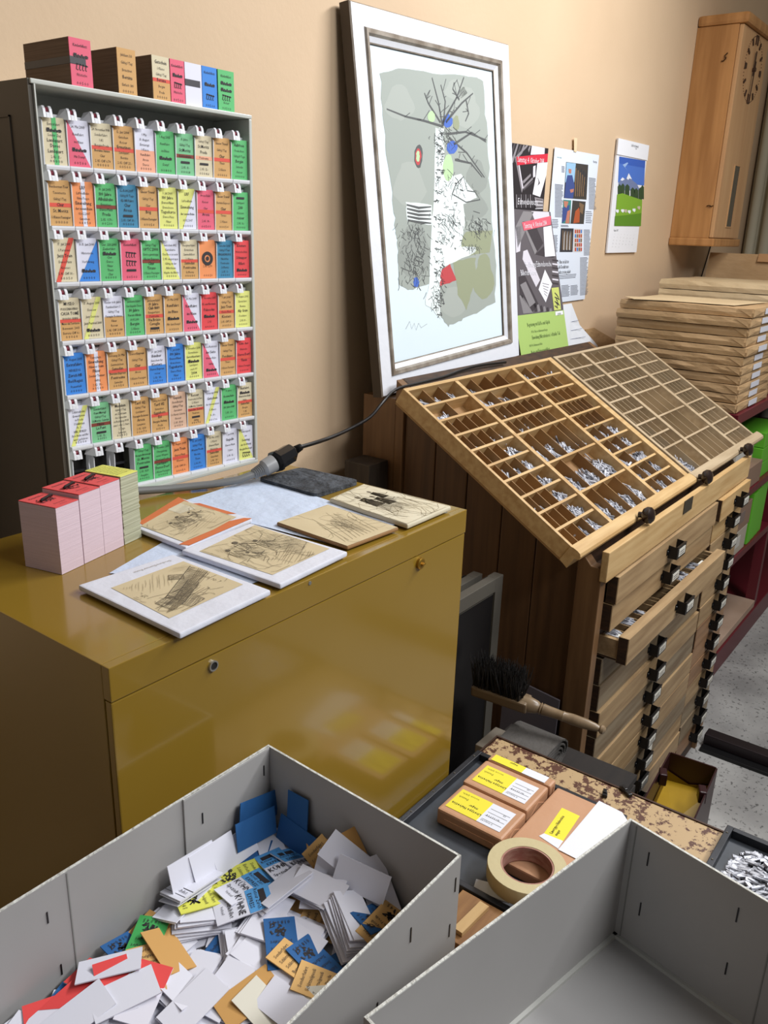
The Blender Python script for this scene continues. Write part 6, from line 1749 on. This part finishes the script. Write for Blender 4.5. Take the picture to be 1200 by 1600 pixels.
def packet(lab, x0, x1, y0, y1, z0, z1, seed, group, lbl=True, mt=None):
    th = thing('wrapped_packet', lab, 'parcel', ((x0 + x1) / 2, (y0 + y1) / 2, z0), group)
    m = MB(); soft_box(m, x0, x1, y0, y1, z0, z1, seed, .0012); part(th, 'wrapping', m, [mt or kraft], bevel=0)
    hh = z1 - z0
    for s_ in (-1, 1):
        m = MB(); xa = x0 if s_ < 0 else x1
        m.prism([(xa, y0 - .003, z0 + .003), (xa, y0 - .003, z1 - .003), (xa - s_ * .11, y0 - .003, z0 + hh * .5)], (0, .0012, 0))
        part(th, 'folded_end', m, [mt or kraft])
    m = MB(); m.prism([(x0 - .0036, y0 + .003, z1 - .002), (x0 - .0036, y0 + .05, z1 - .002), (x0 - .0036, y0 + .004, z0 + .004)], (.0012, 0, 0))
    part(th, 'folded_corner', m, [mt or kraft])
    if lbl:
        m = MB(); w = (x1 - x0); m.box((x0 + w * .35, y0 - .0046, z0 + .006), (x0 + w * .62, y0 - .0036, z1 - .005)); part(th, 'label', m, [flat((206, 206, 214))])
    return th


TOP = 1.106; n = 11; hgt = (1.452 - TOP) / n
for k in range(n):
    zb = TOP + k * hgt; j = rnd.uniform(-.006, .006)
    lab = 'brown paper packet, %s from the top of the front stack on the shelf' % (ORD + ['eleventh'])[n - 1 - k]
    packet(lab, 2.945 + j, 3.34 + j, .725 + rnd.uniform(-.006, .006), 1.175 + rnd.uniform(-.004, .004), zb + .0006, zb + hgt - .0008, k, 'brown paper packets in the front stack')
kraft_lit = mat('kraft_paper_lit', (212, 190, 152), .6, noise=5, rgb2=(200, 176, 138), bump=(14, .5))  # kraft with the light on the stack tops put into its colour
for k in range(11):
    zb = TOP + k * .0365; packet('pale brown packet in the rear stack, %s from the bottom' % (ORD + ['eleventh'])[k], 3.43, 3.86, .74, 1.21, zb + .0006, zb + .0357, 40 + k, 'pale packets in the rear stack', True, kraft_lit if k > 8 else kraft)
m = MB(); m.prism([(3.0, .80, 1.4535), (3.28, .76, 1.4535), (3.29, 1.15, 1.4535), (2.98, 1.16, 1.4535)], (0, 0, .0008)); m.prism([(2.93, 1.12, 1.4545), (2.98, 1.00, 1.4545), (3.05, 1.13, 1.456), (2.97, 1.17, 1.458)], (0, 0, .0012)); single('loose_kraft_sheet', m, [kraft_lit], 'torn kraft paper sheet on top of the front packet stack', 'paper')
th = thing('open_carton', 'open brown carton with raised lid on the shelf behind the packets', 'box', (4.25, 1.0, TOP))
m = MB(); m.box((3.98, .74, TOP), (4.5, 1.22, TOP + .36)); part(th, 'carton_body', m, [kraft])
m = MB(); m.prism([(3.985, .75, TOP + .361), (3.985, 1.21, TOP + .361), (4.02, 1.21, TOP + .50), (4.02, .75, TOP + .50)], (.003, 0, 0)); part(th, 'lid_flap', m, [kraft]); m = MB(); m.prism([(3.999, .93, TOP + .47), (3.999, 1.0, TOP + .47), (4.015, 1.0, TOP + .503), (4.015, .93, TOP + .503)], (.002, 0, 0)); part(th, 'tape', m, [mat('tape_brown', (170, 130, 90), .3)])
carton = mat('carton_brown', (134, 108, 90), .65); green = mat('green_card', (96, 176, 44), .5); cartw = mat('carton_pale', (170, 160, 144), .7)
for nm, a, b_, mm, lab, cat in (
        ('carton', (2.975, .716, .766), (3.44, .90, .852), carton, 'flat brown carton on the middle red shelf beside the type cabinet', 'box'),
        ('carton', (2.845, .86, .863 + .001), (2.905, 1.1, .99), cartw, 'pale box end standing on the flat carton behind the type case corner', 'box'),
        ('carton', (3.14, .718, .501), (3.385, 1.0, .60), cartw, 'pale carton on the lower red shelf, below another', 'box'),
        ('carton', (3.15, .718, .601), (3.40, 1.0, .70), carton, 'brown carton resting on the pale carton of the lower shelf', 'box')):
    m = MB(); z_ = 0
    pass
    if nm == 'carton' and 'pale box' in lab: a = (3.10, .74, .853); b_ = (3.36, .89, .955)
    m.box(a, b_); th = thing(nm, lab, cat, ((a[0] + b_[0]) / 2, (a[1] + b_[1]) / 2, a[2]), 'cartons on the red shelf'); part(th, 'carton_body', m, [mm], bevel=.002)
    m = MB(); m.box((a[0] + .02, a[1] - .0008, a[2] + (b_[2] - a[2]) * .3), (a[0] + .16, a[1], a[2] + (b_[2] - a[2]) * .75)); part(th, 'label', m, [flat((120, 104, 96)) if mm is carton else flat((190, 186, 178))])
for k in range(3):
    m = MB(); m.box((3.45 + k * .006, .725, .766 + k * .062), (3.76, 1.2, .826 + k * .062)); single('green_box', m, [green], 'flat green box on the middle shelf, %s from the bottom' % ORD[k], 'box', 'green boxes on the middle shelf', bevel=.002)
for k in range(4):
    m = MB(); m.box((3.415 + k * .06, .716 + .002 * k, .501), (3.471 + k * .06, 1.0, .714 + .004 * k)); single('green_file', m, [green], 'green file standing on the lower red shelf, %s from left' % ORD[k], 'file', 'green files on the lower shelf', bevel=.002)
# ------------------------------------------------------------------ floor things
m = MB(); q = [P(1100, 1140, 'z', .045), P(1205, 1190, 'z', .045), P(1205, 1222, 'z', .045), P(1098, 1166, 'z', .045)]
a0 = q[0]; 
th = thing('floor_rail', 'dark steel rail lying across the terrazzo floor by the drawers', 'rail', (2.68, .25, 0))
m = MB(); m.box((2.64, -.9, 0), (2.76, .585, .012)); part(th, 'base_strip', m, [black_metal], bevel=.002)
m = MB(); m.box((2.675, -.9, .012), (2.725, .585, .05)); part(th, 'raised_bar', m, [mat('rail_dark', (44, 36, 38), .35, .4)], bevel=.004)
# waste bin
bk = thing('paper_bin', 'dark red open bin lined with yellow paper beside the drawers', 'bin', (1.98, .43, 0))
c0, c1, c2 = P(1048, 1176, 'z', .32), P(1119, 1200, 'z', .32), P(1110, 1287, 'z', .32)
u = (c1 - c0); c2 = c1 + Vector((-u.y, u.x, 0)).normalized() * -.30; c3 = c0 + c2 - c1
mar = mat('bin_maroon', (44, 14, 18), .4)
for (a, b_, nm) in ((c0, c1, 'back_wall'), (c1, c2, 'right_wall'), (c2, c3, 'front_wall'), (c3, c0, 'left_wall')):
    n_ = Vector((0, 0, 1)).cross(b_ - a).normalized() * .004
    m = MB(); dz = Vector((0, 0, -.319)); m.hexa([a + dz, b_ + dz, b_ + dz + n_, a + dz + n_, a, b_, b_ + n_, a + n_]); part(bk, nm, m, [mar])
cc = (c0 + c2) / 2
m = MB(); ci = [cc + (p - cc) * .97 for p in (c0, c1, c2, c3)]
for q in range(4):
    a, b_ = ci[q], ci[(q + 1) % 4]; lo = Vector((0, 0, -.29)); hi = Vector((0, 0, -.055 if q == 0 else -.03 - .02 * (q % 2)))
    mid = (a + b_) / 2
    m.add([a + lo, b_ + lo, b_ + hi, mid + hi + Vector((0, 0, -.02)), a + hi], [(0, 1, 2, 3, 4), (4, 3, 2, 1, 0)])
m.add([ci[0] + Vector((0, 0, -.085)), ci[1] + Vector((0, 0, -.075)), ci[2] + Vector((0, 0, -.14)), ci[3] + Vector((0, 0, -.13)), (ci[0] + ci[2]) / 2 + Vector((0, 0, -.10))], [(0, 1, 4), (1, 2, 4), (2, 3, 4), (3, 0, 4)])
part(bk, 'paper_lining', m, [mat('lining_yellow', (176, 140, 22), .5, noise=5, rgb2=(150, 116, 16))])
for p, d in ((c3 * .35 + c0 * .65, (c1 - c0).normalized()), (c1 * .6 + c2 * .4, (c0 - c1).normalized())):
    m = MB(); m.obox(p + d * .008 + Vector((0, 0, -.012)), (.035, .02, .035), Matrix.Rotation(.4, 3, 'Z')); part(bk, 'clip', m, [mar], bevel=.004)
m = MB(); h_ = c1 * .35 + c2 * .65; o_ = (c1 - c0).normalized()
m.tube([h_ + o_ * .004 + Vector((0, 0, -.06)), h_ + o_ * .03 + Vector((0, 0, -.08)), h_ + o_ * .034 + Vector((0, 0, -.14)), h_ + o_ * .004 + Vector((0, 0, -.17))], .006, 8); part(bk, 'handle', m, [black_metal], smooth=True)
